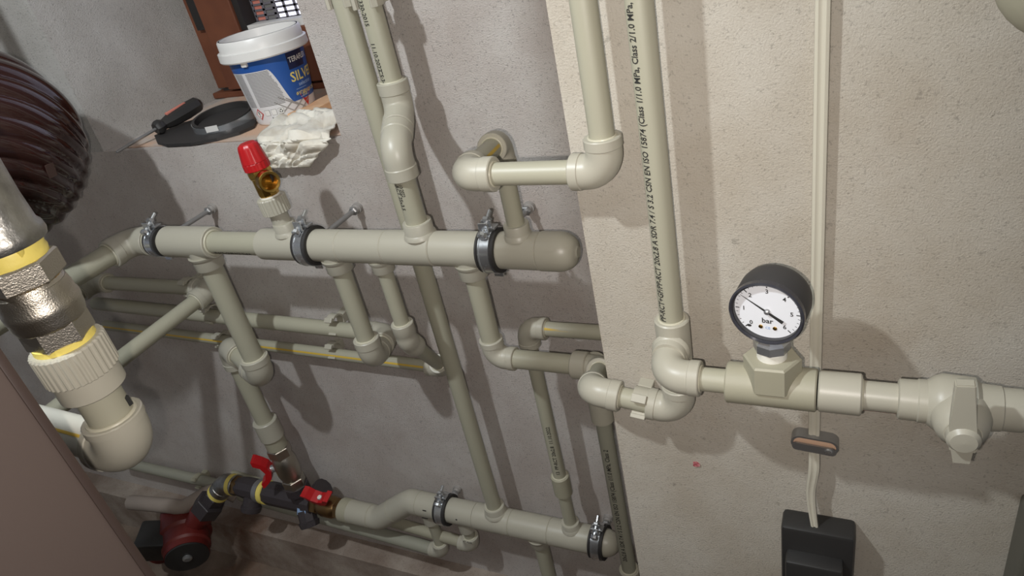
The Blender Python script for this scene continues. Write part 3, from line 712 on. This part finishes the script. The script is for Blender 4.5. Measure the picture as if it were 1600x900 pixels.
# ------------------------------------------------------------------ valves and strainer at lower left
def brass_valve(o, d, L, R_, label, hdir, hmat='red', bodym='nickel', wing=True):
    o = V(o); d = V(d).normalized(); t = thing('ball_valve', label, 'valve', o)
    bm = nb(); lathe(bm, o, d, [(0, R_*.78), (L*.20, R_*.80), (L*.22, R_*.86), (L*.34, R_), (L*.62, R_), (L*.74, R_*.88), (L*.78, R_*.80), (L, R_*.80)], 28); obj('valve_body', bm, bodym, t)
    for a, b in ((0, .20), (.78, 1)):
        obj('hex_end', hexa(nb(), o, d, L*a, L*b, R_*.98), bodym, t, smooth=False)
    h = V(hdir); h = (h-d*h.dot(d)).normalized(); c = o+d*L*.48
    obj('stem', lathe(nb(), c+h*R_*.8, h, [(0, R_*.35), (R_*.55, R_*.35), (R_*.6, R_*.2)], 12), 'chrome', t)
    hc = c+h*R_*1.35; s = d
    if wing:
        n = s.cross(h); pts = []
        W2 = R_*1.45
        bm = nb(); tr = lambda p: hc+s*p.x+h*p.y+n*p.z
        for sg in (-1, 1):
            prism(bm, [(0, -.1*R_), (sg*W2*.45, R_*.10), (sg*W2*.72, R_*.45), (sg*W2, R_*.95), (sg*W2*1.05, R_*1.15)[:2], (sg*W2*.70, R_*1.15), (sg*W2*.45, R_*.65), (0, R_*.42)], -R_*.52, R_*.52, tr)
        bmesh.ops.recalc_face_normals(bm, faces=bm.faces)
        hn = obj('butterfly_handle', bm, hmat, t, smooth=False)
        obj('handle_nut', hexa(nb(), hc, h, R_*.3, R_*.55, R_*.28), 'chrome', hn, smooth=False)
    return t
v1o = V((fx2, YS, P(430, 697, YS).z)); zst = P(452, 756, YS).z
obj('thread_hemp', lathe(nb(), v1o+Zv*.004, -Zv, [(0, .0172), (.006, .0178)], 20), 'tape', rF)
brass_valve(v1o, -Zv, v1o.z-zst, .0225, 'nickel ball valve with red butterfly handle standing above the black strainer', (-1, -.55, 0))
v2o = sp_(538); v2e = sp_(490)
brass_valve(v2o, v2e-v2o, (v2e-v2o).length, .0215, 'brass ball valve with red butterfly handle between the black strainer and the lower manifold', (-.0, -.30, 1), bodym='brassd')
st = thing('strainer', 'black cast Y-strainer below the red-handled valves', 'strainer', V((fx2, YS, sz)))
sc_ = V((fx2, YS, sz))
bm = nb(); tube(bm, [sp_(492), sp_(480), sc_+X*.02, sc_-X*.02, sp_(424), sp_(416)], [.0225, .0240, .0235, .0235, .0240, .0225], 10); obj('body', bm, 'cast', st, angle=25)
bm = nb(); lathe(bm, V((fx2, YS, zst+.004)), -Zv, [(0, .0235), (.018, .0245), (.020, .0215), (zst-sz, .021)], 10); obj('inlet', bm, 'cast', st, angle=25)
yd = V((.72, .30, .55)).normalized(); 
bm = nb(); lathe(bm, sc_+X*.012, yd, [(0, .018), (.040, .017), (.041, .021), (.052, .021)], 12); obj('branch', bm, 'cast', st, angle=25)
bm = nb(); lathe(bm, sc_+V((.01, -.012, -.01)), V((.35, -.45, -.8)), [(0, .018), (.022, .018), (.024, .021), (.034, .019)], 8); cpn = obj('screen_cap', bm, 'cast', st, angle=25)
bm = nb(); box(bm, sc_+V((.012, -.0246, -.004)), (.020, .0012, .014), Euler((-.35, .15, 0)).to_matrix()); obj('data_sticker', bm, 'lblue', st, smooth=False)
obj('thread_tape', lathe(nb(), sp_(419), -X, [(0, .0200), (.002, .0248), (.012, .0248), (.014, .020)], 24), 'tape', st)
obj('thread_ring', lathe(nb(), sp_(412), -X, [(0, .0200), (.002, .0244), (.013, .0244), (.015, .020)], 24), 'steel', st)
# tail to the left: nipple, black fitting, galvanised elbow, union, pump
tl = thing('pipe_fitting', 'galvanised elbow and black fitting joined to the strainer, bound with yellow tape', 'pipe fitting', sp_(390))
obj('nipple', lathe(nb(), sp_(416), -X, [(0, .0165), (.030, .0165)], 20), 'steel', tl)
bm = nb(); tube(bm, [sp_(412), sp_(408), sp_(385), sp_(374)], [.0190, .0225, .0225, .0200], 10); obj('black_union', bm, 'cast', tl, angle=25)
bm = nb(); lathe(bm, sp_(396), V((-.1, -.55, -.8)), [(.005, .018), (.034, .018), (.036, .021), (.046, .020)], 14); obj('drain_branch', bm, 'cast', tl)
obj('brass_ring', hexa(nb(), sp_(376), -X, 0, .016, .0215), 'brassd', tl, smooth=False)
obj('thread_tape', lathe(nb(), sp_(368), -X, [(0, .0190), (.002, .0228), (.012, .0228), (.014, .019)], 24), 'tape', tl)
ge_ = sp_(352); pd = (P(318, 800, YL-.045)-ge_).normalized()
elbow(tl, ge_, X, pd, .016, 'galv', L=.032, beads=(0, 0), name='galvanised_elbow')
obj('thread_tape', lathe(nb(), ge_+pd*.029, pd, [(0, .0190), (.002, .0226), (.010, .0226), (.012, .019)], 24), 'tape', tl)
pu = thing('circulation_pump', 'dark red circulation pump with black head, hung from the galvanised elbow', 'pump', ge_+pd*.22)
un = nb(); hexa(un, ge_, pd, .042, .066, .0225); obj('union_tail', un, 'cast', pu, smooth=False)
un = nb(); hexa(un, ge_, pd, .064, .100, .0310); obj('union_nut', un, 'cast', pu, smooth=False)
obj('flange', lathe(nb(), ge_+pd*.100, pd, [(0, .0270), (.014, .0270), (.016, .022), (.045, .022)], 24), 'redm', pu)
pc = ge_+pd*.190; md = V((.62, -.62, -.18)).normalized()
bm = nb(); lathe(bm, pc-md*.05, md, [(0, .030), (.012, .052), (.05, .055), (.056, .050), (.085, .050), (.090, .046), (.105, .046)], 32); obj('motor_housing', bm, 'redm', pu)
obj('face_plate', lathe(nb(), pc+md*.055, md, [(0, .0445), (.004, .0445), (.0045, .040), (.0045, 0)], 32), 'black', pu)
obj('vent_screw', lathe(nb(), pc+md*.059, md, [(0, .010), (.004, .010), (.007, .006), (.007, 0)], 20), 'steel', pu)
bm = nb(); box(bm, pc+V((-.040, -.035, .012)), (.080, .070, .055), Euler((.1, .25, .5)).to_matrix(), .006); obj('terminal_box', bm, 'black', pu)
obj('volute', lathe(nb(), pc-md*.07, md, [(0, .03), (.01, .05), (.03, .05), (.04, .035)], 28), 'redm', pu)
obj('lower_port', lathe(nb(), pc-md*.05, pd, [(.02, .022), (.12, .022), (.122, .030), (.14, .030)], 24), 'redm', pu)
# lagged pipe and wall pipes behind
lg = [P(205, 785, .62), P(262, 790, .63), P(285, 792, .64), P(305, 782, .66), P(330, 768, .69), P(350, 766, .708), P(375, 778, .716)]
bm = nb(); dn = []
for a, b, c_, d_ in zip([lg[0]]+lg[:-1], lg, lg[1:], lg[2:]+[lg[-1]]):
    for k in range(4):
        t_ = k/4; dn.append(.5*((2*b)+(c_-a)*t_+(2*a-5*b+4*c_-d_)*t_*t_+(3*b-a-3*c_+d_)*t_**3))
tube(bm, dn, .0165, 16); tag(obj('lagged_pipe', bm, 'insul'), 'grey lagged pipe with a double bend above the red pump', 'pipe')
t = thing('plastic_pipe', 'thin beige wall pipe just above the dirty ledge behind the lagged pipe', 'pipe', P(300, 750, .712))
seg(t, P(190, 722, .712), P(420, 775, .712), .0125, 'pipe2')
pipe_clip(P(312, 750, .712), X, .0125, (0, W-.712, 0), 'beige pipe clip on the low wall pipe above the lagged pipe', m='fit2')
for px, py, Y_, r_, lab in ((296, 447, YW, .0125, 'plastic clip on the topmost wall pipe near the thick drop pipe'), (524, 505, YW, .0125, 'plastic clip on the middle wall pipe near the manifold drops'), (330, 489, YW, .0125, 'plastic clip on the middle wall pipe behind the thick drop pipe'), (345, 530, .718, .010, 'plastic clip on the yellow-striped wall pipe behind the thick drop pipe'), (522, 545, .718, .010, 'plastic clip on the yellow-striped wall pipe near the manifold drops')):
    a_ = {YW: None}
    pipe_clip(P(px, py, Y_), X, r_, (0, W-Y_, 0), lab, 'clips of the wall pipes', m='fit')
# ------------------------------------------------------------------ safety valve
sv = thing('safety_valve', 'brass safety valve with ribbed red cap on the upper manifold', 'valve', (xV, YM, mz+.05))
lean = V((-.06, 0, 1)).normalized(); s0 = V((xV, YM, mz))
zz = lambda py: zon(xV, YM, py)-mz
seg(sv, s0+lean*.028, s0+lean*zz(320), .0118, 'fit', 'spigot')
ra = zz(331); rb_ = zz(308)
def ribbed(parent, o, d, t0, t1, r, n, m, name='ribbed_collar', depth=.0008):
    o = V(o); d = V(d).normalized(); u, v = frame(d); bm = nb(); rows = []
    sgm = n*4
    for t, rr in ((t0, r-.0015), (t0+.001, r), (t1-.002, r), (t1-.0005, r-.0012), (t1, r*.80)):
        rows.append([bm.verts.new(o+d*t+(u*math.cos(2*PI*k/sgm)+v*math.sin(2*PI*k/sgm))*(rr-(depth if k % 4 < 2 else 0))) for k in range(sgm)])
    for a, b in zip(rows, rows[1:]):
        for k in range(sgm): bm.faces.new((a[k], a[(k+1) % sgm], b[(k+1) % sgm], b[k]))
    bm.faces.new(rows[0][::-1]); bm.faces.new(rows[-1]); return obj(name, bm, m, parent, angle=30)
ribbed(sv, s0, lean, ra, rb_+.002, .0185, 26, 'fit')
obj('seal', lathe(nb(), s0, lean, [(rb_, .0130), (rb_+.004, .0128)], 24), 'ptfe', sv)
bt, tp, cp_ = rb_+.003, zz(262), zz(222)
obj('brass_body', lathe(nb(), s0, lean, [(bt, .0122), (bt+.004, .0134), (tp-.012, .0136), (tp-.010, .0152), (tp-.004, .0156), (tp, .0144)], 10), 'brass', sv, angle=20)
od = V((.86, -.50, .04)).normalized(); oo = s0+lean*(bt+(tp-bt)*.62)
bo = obj('outlet', lathe(nb(), oo, od, [(.004, .0100), (.015, .0106), (.016, .0134), (.029, .0134), (.0295, .0126), (.0290, .0100), (.010, .0097), (.010, 0)], 28), 'brass', sv)
obj('bore_shade', lathe(nb(), oo, od, [(.0105, .0096), (.0112, .0096), (.0112, 0)], 24), 'dark', bo)  # near-black disc paints the shade at the bottom of the brass outlet hole
ribbed(sv, s0, lean, tp-.001, tp+(cp_-tp)*.30, .0166, 18, 'red', 'cap_skirt', .0006)
u_, v_ = frame(lean); bm = nb(); rows = []
H_ = (cp_-tp)*.98; b0 = tp+(cp_-tp)*.28
for t, rr in ((0, .0162), (.15, .0158), (.75, .0136), (.92, .0122), (1.0, .0095)):
    rows.append([bm.verts.new(s0+lean*(b0+H_*.72*t)+(u_*math.cos(2*PI*k/48)+v_*math.sin(2*PI*k/48))*(rr-(.0007 if k % 4 < 2 and .1 < t < .95 else 0))) for k in range(48)])
for a, b in zip(rows, rows[1:]):
    for k in range(48): bm.faces.new((a[k], a[(k+1) % 48], b[(k+1) % 48], b[k]))
bm.faces.new(rows[-1]); obj('red_cap', bm, 'red', sv)
# ------------------------------------------------------------------ foreground valve column
fx, fy = -.497, .233
def fz(py): return zon(fx, fy, py)
FP = lambda py: V((fx, fy, fz(py)))
fe = FP(702)
fp = thing('plastic_pipe', 'large beige elbow and ribbed adaptor hanging below the large nickel valve', 'pipe', fe)
Lf = fz(649)-fe.z
seg(fp, fe+Zv*Lf*.6, FP(600), .0160, 'pipe')
elbow(fp, fe, Zv, V((-1, .03, .01)), .016, L=Lf)
seg(fp, fe-X*.02, fe+V((-.30, .01, .003)), .016, 'ppw')
stripe(fp, fe-X*Lf, fe+V((-.30, .01, .003)), (0, -.55, .84), .016, .0012)
collar(fp, FP(607), FP(577), .0230, 'fit', name='adaptor_sleeve')
ribbed(fp, V((fx, fy, 0)), Zv, fz(580), fz(534), .0252, 34, 'fit', 'ribbed_adaptor')
q = P(205, 633, fy-.008)
bm = nb(); box(bm, V((fx, fy, fz(643)))+V((.0122, .0100, .004)), (.0034, .0034, .008)); obj('pen_mark', bm, 'ink', fp, smooth=False)
nv = thing('ball_valve', 'large nickel-plated ball valve wound with yellow tape under the galvanised socket', 'valve', FP(532))
B = V((fx, fy, 0))
obj('lower_tape', lathe(nb(), B, Zv, [(fz(536), .0185), (fz(535)+.0005, .0208), (fz(526), .0206), (fz(525), .018)], 32), 'tape', nv)
obj('lower_hex', hexa(nb(), B, Zv, fz(529), fz(492), .0225), 'nickel', nv, smooth=False)
z1, z2, z3, z4, z5 = fz(499), fz(492), fz(476), fz(458), fz(438)
obj('valve_body', lathe(nb(), B, Zv, [(z1-.002, .0205), (z1, .0230), (z2, .0240), (z3-.004, .0242), (z3-.002, .0248), (z3+.002, .0248), (z3+.004, .0238), (z4, .0236), (z4+.006, .0224), (z5-.004, .0220), (z5, .0200)], 40), 'nickel', nv)
obj('upper_hex', hexa(nb(), B, Zv, fz(440), fz(407), .0255), 'nickel', nv, smooth=False)
obj('brass_gasket', lathe(nb(), B, Zv, [(fz(442)-.001, .0208), (fz(440)+.001, .0208)], 32), 'brass', nv)
obj('tape_winding', lathe(nb(), B, Zv, [(fz(410), .0195), (fz(407), .0215), (fz(400), .0222), (fz(395), .0214), (fz(390), .0219), (fz(383), .0205)], 40), 'tape', nv)
bm = nb(); q = B+V((.0205, -.004, fz(386))); box(bm, q, (.005, .004, .009), Euler((.2, .5, .2)).to_matrix(), .001); obj('tape_end', bm, 'tape', nv)
lh = V((-.80, -.2, -.12)).normalized(); hq = B+Zv*((z3+z4)/2)
obj('stem', lathe(nb(), hq, lh, [(.018, .010), (.030, .010), (.031, .006), (.038, .006)], 20), 'nickel', nv)
bm = nb(); tube(bm, [hq+lh*.030+Zv*.004, hq+lh*.034+Zv*.004, hq+lh*.050+Zv*.012, hq+lh*.062+Zv*.030], [.009, .010, .009, .006], 12); obj('lever_handle', bm, 'red', nv)
gs = thing('galvanised_pipe', 'rough galvanised iron pipe socket above the nickel valve', 'pipe', FP(385))
zg = fz(386)
obj('socket', lathe(nb(), B, Zv, [(zg, .0215), (zg+.001, .0258), (zg+.004, .0268), (zg+.009, .0262), (zg+.012, .0242), (zg+.030, .0232), (zg+.095, .0232)], 40), 'galv', gs)
obj('pipe', lathe(nb(), B, Zv, [(zg+.09, .0212), (zg+.5, .0212)], 32), 'galv', gs)
# ------------------------------------------------------------------ boiler casing
ex, ey = P(125, 722, .15).x, .15
bc = thing('boiler_casing', 'large plain brownish grey boiler casing beside the large nickel valve', 'boiler', (ex-.2, -.05, 0))
bm = nb(); box(bm, (ex-.22, ey-.25, .62), (.44, .50, 1.24), bev=.003); obj('casing_body', bm, 'case', bc)
bm = nb(); box(bm, (ex+.0006, ey-.0035, .62), (.0016, .0050, 1.236), bev=.0006); obj('edge_trim', bm, 'caseedge', bc)
# ------------------------------------------------------------------ ribbed brown vessel
dz = .92; dc = CAM+ray(-46, 234)*dz; DR = 161*dz/F
bv = thing('ribbed_vessel', 'glossy dark brown rounded vessel with swirling ribs beside the window recess', 'vessel', dc-Zv*DR)
vw = (CAM-dc).normalized(); ex_ = (R @ V((1, 0, 0))); ex_ = (ex_-vw*ex_.dot(vw)).normalized(); ey_ = vw.cross(ex_)
if (R @ V((0, 1, 0))).dot(ey_) > 0: ey_ = -ey_          # points down in the picture at build time: fixes the swirl of the ribs
bm = nb(); rows = []; NS, NT = 180, 150; k_ = DR/172
for i in range(NT+1):
    t = PI*(.01+.98*i/NT); row = []
    for k in range(NS):
        a = 2*PI*k/NS; e = vw*math.cos(t)+(ex_*math.cos(a)+ey_*math.sin(a))*math.sin(t)
        x_ = e.dot(ex_)*172-12; y_ = e.dot(ey_)*172
        yc = y_+math.sqrt(max(0, 172**2-x_*x_))*.9
        ph = (yc/33.0) % 1.0
        am = .042*(1-abs(e.dot(vw)-.45)*.5)
        prof_ = math.sin(PI*ph)**.7
        row.append(bm.verts.new(dc+e*DR*(1-am+am*prof_)))
    rows.append(row)
for a, b in zip(rows, rows[1:]):
    for k in range(NS): bm.faces.new((a[k], a[(k+1) % NS], b[(k+1) % NS], b[k]))
bm.faces.new(rows[0]); bm.faces.new(rows[-1][::-1]); bmesh.ops.recalc_face_normals(bm, faces=bm.faces)
obj('ribbed_body', bm, 'brown', bv, angle=80)
sp3 = CAM+ray(102, 272)*(dz*.96); dd = (sp3-dc).normalized(); bm = nb(); box(bm, dc+dd*DR*.993, (.012, .018, .0010), basis(dd.cross(Zv), Zv-dd*Zv.dot(dd))); obj('sticker', bm, 'sticker', bv, smooth=False)
bm = nb(); tube(bm, [dc+Zv*DR*.7, V((dc.x, dc.y, HT))], .012, 16); obj('hanging_rod', bm, 'dark', bv)
# ------------------------------------------------------------------ things on the sill
BC = PZ(450, 180, ZS); BH = .129; RB0, RB1 = .0470, .0600
bk_ = thing('plastic_bucket', 'white plastic bucket with blue printed label on the window sill', 'bucket', BC)
def brad(h): return RB0+(RB1-RB0)*h/BH
obj('bucket_body', lathe(nb(), BC, Zv, [(0, RB0-.002), (.002, RB0), (BH, RB1), (BH, RB1-.002), (.004, RB0-.003), (.004, 0)], 56), 'white', bk_)
obj('rim', lathe(nb(), BC, Zv, [(BH-.030, brad(BH-.03)), (BH-.030, RB1+.006), (BH-.028, RB1+.0075), (BH-.017, RB1+.0070), (BH-.016, RB1+.003), (BH-.002, RB1+.0025), (BH, RB1+.001), (BH, RB1-.0025), (BH-.03, RB1-.005)], 56, caps=False), 'white', bk_)
cdir = (CAM-BC); a_cam = math.atan2(cdir.y, cdir.x)
def bsurf(s, h, e=.0004):             # s: arc angle from the camera-facing line, to the right positive
    a = a_cam+s; r_ = brad(h)+e; return BC+V((math.cos(a)*r_, math.sin(a)*r_, h))
def patch(name, fn, m, e=.0004, n=24, parent=None):   # fn(u in 0..1)->(s, h_low, h_high)
    bm = nb(); prev = None
    for k in range(n+1):
        s, a, b = fn(k/n); cur = [bm.verts.new(bsurf(s, a+(b-a)*j/6, e)) for j in range(7)]
        if prev:
            for j in range(6): bm.faces.new((prev[j], cur[j], cur[j+1], prev[j+1]))
        prev = cur
    return obj(name, bm, m, parent or bk_, smooth=True)
hT = BH-.030
lab = patch('label_print', lambda q: (-1.35+q*2.9, .004, hT), mat('label_white', (214, 212, 212), .4), .0003, 48)
def curve(q):
    s = -1.35+q*2.9
    q_ = min(1, max(0, (s+.12)/.46)); lo = hT-.016-.056*q_*q_*(3-2*q_)
    return (s, lo, hT)
patch('blue_field', curve, 'blue', .0006, 80, lab)
patch('navy_field', lambda q: (.46+q*.60, hT-.026, hT-.002), 'navy', .0008, 16, lab)
def btext(s, s0, h, size, m, st=1.0, e=.0011):
    bm = text_bm(s, size)
    for q in bm.verts: q.co = bsurf(s0+q.co.x*st/.052, h+q.co.y, e)
    obj('print', bm, m, lab, smooth=False)
btext('TERAFLEX', .50, hT-.013, .0105, 'white', .80); btext('SILVER', .42, hT-.038, .0200, 'yellow', .95)
btext('selection', .62, hT-.050, .008, 'lblue', 1); btext('ФУГИРАЩА СМЕС', .45, hT-.063, .0068, 'yellow', .85)
patch('rule', lambda q: (.5+q*.4, hT-.0565, hT-.0558), 'lblue', .0009, 8, lab); patch('rule', lambda q: (.58+q*.35, hT-.0690, hT-.0682), 'lblue', .0009, 8, lab)
for k in range(26):
    h = hT-.018-k*.0021
    if h < .030: break
    for s0, s1 in ((-1.20, -.88), (-.76, min(.10, -.10+k*.012)-.05*random.random())):
        patch('text_line', lambda q, s0=s0, s1=s1, h=h: (s0+q*(s1-s0), h-.0005, h+.0004), 'tgrey', .0007, 6, lab)
def bline(x0, h0, x1, h1, wd, m, name='tile_pattern'):
    bm = nb(); n = 8; pr = None
    for k in range(n+1):
        t = k/n; s = x0+(x1-x0)*t; h = h0+(h1-h0)*t; c_ = [bm.verts.new(bsurf(s, h-wd, .0006)), bm.verts.new(bsurf(s, h+wd, .0006))]
        if pr: bm.faces.new((pr[0], c_[0], c_[1], pr[1]))
        pr = c_
    obj(name, bm, m, lab, smooth=False)
for a in ((-.25, .034, .25, .014), (-.1, .040, .45, .020), (.1, .036, .7, .012), (-.2, .012, .35, .032), (0, .006, .7, .030), (.3, .006, .9, .026)): bline(*a, .0012, 'lgrey')
# hazard diamond, symbols, red triangle
def bpoly(pts, m, e, name):
    bm = nb(); bm.faces.new([bm.verts.new(bsurf(s, h, e)) for s, h in pts]); obj(name, bm, m, lab, smooth=False)
def dia(cx, ch, a, h): return [(cx-a, ch), (cx, ch-h), (cx+a, ch), (cx, ch+h)]
bpoly(dia(-.90, .0190, .165, .0092), 'redp', .0009, 'hazard_symbol'); bpoly(dia(-.90, .0190, .125, .0070), 'white', .0012, 'hazard_symbol'); btext('!', -.93, .0190, .012, 'ink', 1, .0014)
for s_i in (-.58, -.36, -.14):
    bpoly([(s_i-.085, .0155), (s_i+.085, .0155), (s_i+.085, .0245), (s_i-.085, .0245)], 'lgrey', .0008, 'care_symbol'); bpoly([(s_i-.075, .0160), (s_i+.075, .0160), (s_i+.075, .0240), (s_i-.075, .0240)], 'white', .0010, 'care_symbol')
bm = nb(); 
for k in range(3):
    a = k*2*PI/3+PI/2; pts = [(-.14+.055*math.cos(a+x)/1, .020+.0029*math.sin(a+x)) for x in (-.75, .0, .75)]; pin = [(-.14+.032*math.cos(a+x), .020+.0016*math.sin(a+x)) for x in (.75, 0, -.75)]
    bm.faces.new([bm.verts.new(bsurf(s, h, .0013)) for s, h in pts+pin])
obj('recycling_mark', bm, 'ink', lab, smooth=False)
btext('1 – 1 kg', -.50, .0095, .0085, 'ink', .9, .0012)
bpoly([(.56, .0350), (1.02, .0385), (.78, .0140)], 'redp', .0010, 'red_triangle'); btext('STOP', .66, .0325, .0055, 'yellow', .8, .0013)
ea = bsurf(-.62, hT-.004, .002); bm = nb(); box(bm, ea+V((0, 0, .004)), (.010, .006, .014), Euler((0, 0, a_cam-.62+PI/2)).to_matrix(), .002); obj('handle_lug', bm, 'white', bk_)
# black trowel-like rubber pad
def sil(pts, z0, z1, m, name, label, cat, bev=.001):
    bm = nb(); prism(bm, [(p.x, p.y) for p in pts], z0, z1, lambda p: p)
    bmesh.ops.recalc_face_normals(bm, faces=bm.faces)
    return tag(obj(name, bm, m, smooth=False), label, cat)
pp = [PZ(x_, y_, ZS) for x_, y_ in ((243, 216), (247, 226), (262, 230), (300, 228), (340, 221), (375, 211), (398, 201), (402, 192), (380, 186), (330, 186), (285, 196))]
sil(pp, ZS+.0005, ZS+.005, 'rubber', 'rubber_pad', 'flat dark rubber pad lying on the window sill under the metal ring', 'pad')
# loose clamp ring lying on the pad
rc = PZ(350, 186, ZS+.012); lr = thing('clamp_ring', 'loose metal band clamp with black rubber lying on the dark pad beside the bucket', 'pipe clamp', rc)
tilt_n = V((.05, -.10, 1)).normalized(); rr_ = .050
def bandring(r0, r1, h, m, name):
    bm = nb(); lathe(bm, rc-tilt_n*.006, tilt_n, [(0, r0), (0, r1), (h, r1), (h, r0), (0, r0)], 40, caps=False); return obj(name, bm, m, lr)
bandring(rr_-.001, rr_, .013, 'chrome', 'steel_band'); bandring(rr_-.006, rr_-.0012, .015, 'rubber', 'rubber_liner')
obj('rubber_disc', lathe(nb(), rc-tilt_n*.004, tilt_n, [(0, rr_-.007), (.004, rr_-.007), (.004, 0)], 32), 'rubber', lr)
bp_ = CAM+ray(355, 181)*((rc-CAM).length*.985); bd_ = (CAM-bp_).normalized()
obj('clamp_nut', ring(nb(), bp_, bd_, .0052, .0026, 20, 8), 'chrome', lr)
bm = nb(); q = rc+V((math.cos(a_cam-.38)*(rr_+.0006), math.sin(a_cam-.38)*(rr_+.0006), 0)); box(bm, q, (.020, .0006, .009), Euler((0, 0, a_cam-.38+PI/2)).to_matrix()); obj('paper_label', bm, 'paper', lr, smooth=False)
# screwdriver
sa = PZ(182, 238, ZS+.006); sb = PZ(246, 200, ZS+.016); dsd = (sb-sa).normalized(); se = sb+dsd*.085
sdv = thing('screwdriver', 'screwdriver with black and orange handle lying over the sill edge', 'screwdriver', sb)
bm = nb(); tube(bm, [sa-dsd*.0, sa+dsd*.006, sb], [.0016, .0026, .0026], 10); obj('blade', bm, 'steel', sdv)
bm = nb(); tube(bm, [sb-dsd*.004, sb, sb+dsd*.006, sb+dsd*.012, sb+dsd*.03, sb+dsd*.06, sb+dsd*.083, se+dsd*.004], [.009, .012, .012, .0085, .0125, .0140, .0130, .008], 8); obj('handle', bm, 'black', sdv)
up_ = (Zv-dsd*dsd.z).normalized(); bm = nb(); box(bm, sb+dsd*.048+up_*.0115-Yv*.004, (.040, .006, .004), basis(dsd, dsd.cross(up_)), .001); obj('grip_inlay', bm, 'orange', sdv)
# timber offcut
ta, tb = PZ(452, 192, ZS), PZ(520, 158, ZS); td = (tb-ta).normalized(); tn = V((td.y, -td.x, 0))
bm = nb(); box(bm, (ta+tb)/2+tn*.022+Zv*.007, ((tb-ta).length, .040, .014), basis(td, Zv.cross(td)), .001)
tag(obj('timber_offcut', bm, 'wood_l', smooth=False), 'pale timber offcut on the sill between the bucket and the cloth', 'wood')
# crumpled cloth over the sill edge
from mathutils import noise as NZ
def cloth(name, label, path, w0, w1, seed, m='cloth', nu=44, nv=30):
    bm = nb(); g_ = []
    for i in range(nu+1):
        t_ = i/nu*(len(path)-1); k = min(int(t_), len(path)-2); fr_ = t_-k; c_ = path[k].lerp(path[k+1], fr_); wd = w0+(w1-w0)*i/nu; row = []
        for j in range(nv+1):
            s = (j/nv-.5); wv = wd*(1+.25*NZ.noise(V((i*.16, seed, 0))))
            p = c_+X*s*wv
            n1 = NZ.noise(V((p.x*38+seed, p.z*34+i*.05, p.y*38))); n2 = NZ.noise(V((p.x*90, p.y*80+seed, p.z*85)))
            a_ = j/nv*4.2+1.3*NZ.noise(V((i*.07, j*.05, seed+4))); b_ = i/nu*3.4
            n1 = NZ.noise(V((a_+b_*.5, b_-a_*.3, seed))); n3 = NZ.noise(V((a_*2.3-b_, b_*2.2+a_*.6, seed+9))); n2 = n2*.25
            d = abs(n1)*.026+abs(n3)*.012
            ed = 1-abs(2*s)**3*.6
            p = p+V((.006*n2, -.8*d*ed if c_.y < W+.02 else -.2*d, d*ed*(1 if c_.y > W-.005 else .3)))
            row.append(bm.verts.new(p))
        g_.append(row)
    for i in range(nu):
        for j in range(nv): bm.faces.new((g_[i][j], g_[i][j+1], g_[i+1][j+1], g_[i+1][j]))
    o = obj(name, bm, m); 
    s_ = o.modifiers.new('thickness', 'SOLIDIFY'); s_.thickness = .0015
    return tag(o, label, 'cloth')
cx = PZ(475, 205, ZS).x
cloth('white_cloth', 'crumpled dirty white cloth hanging over the sill edge behind the red-capped valve', [PZ(500, 185, ZS)+Zv*.004, PZ(480, 200, ZS)+Zv*.006, V((-.705, W-.008, ZS+.003)), P(460, 225, W-.014), P(452, 245, W-.014), P(440, 262, W-.012)], .15, .10, 3.3)
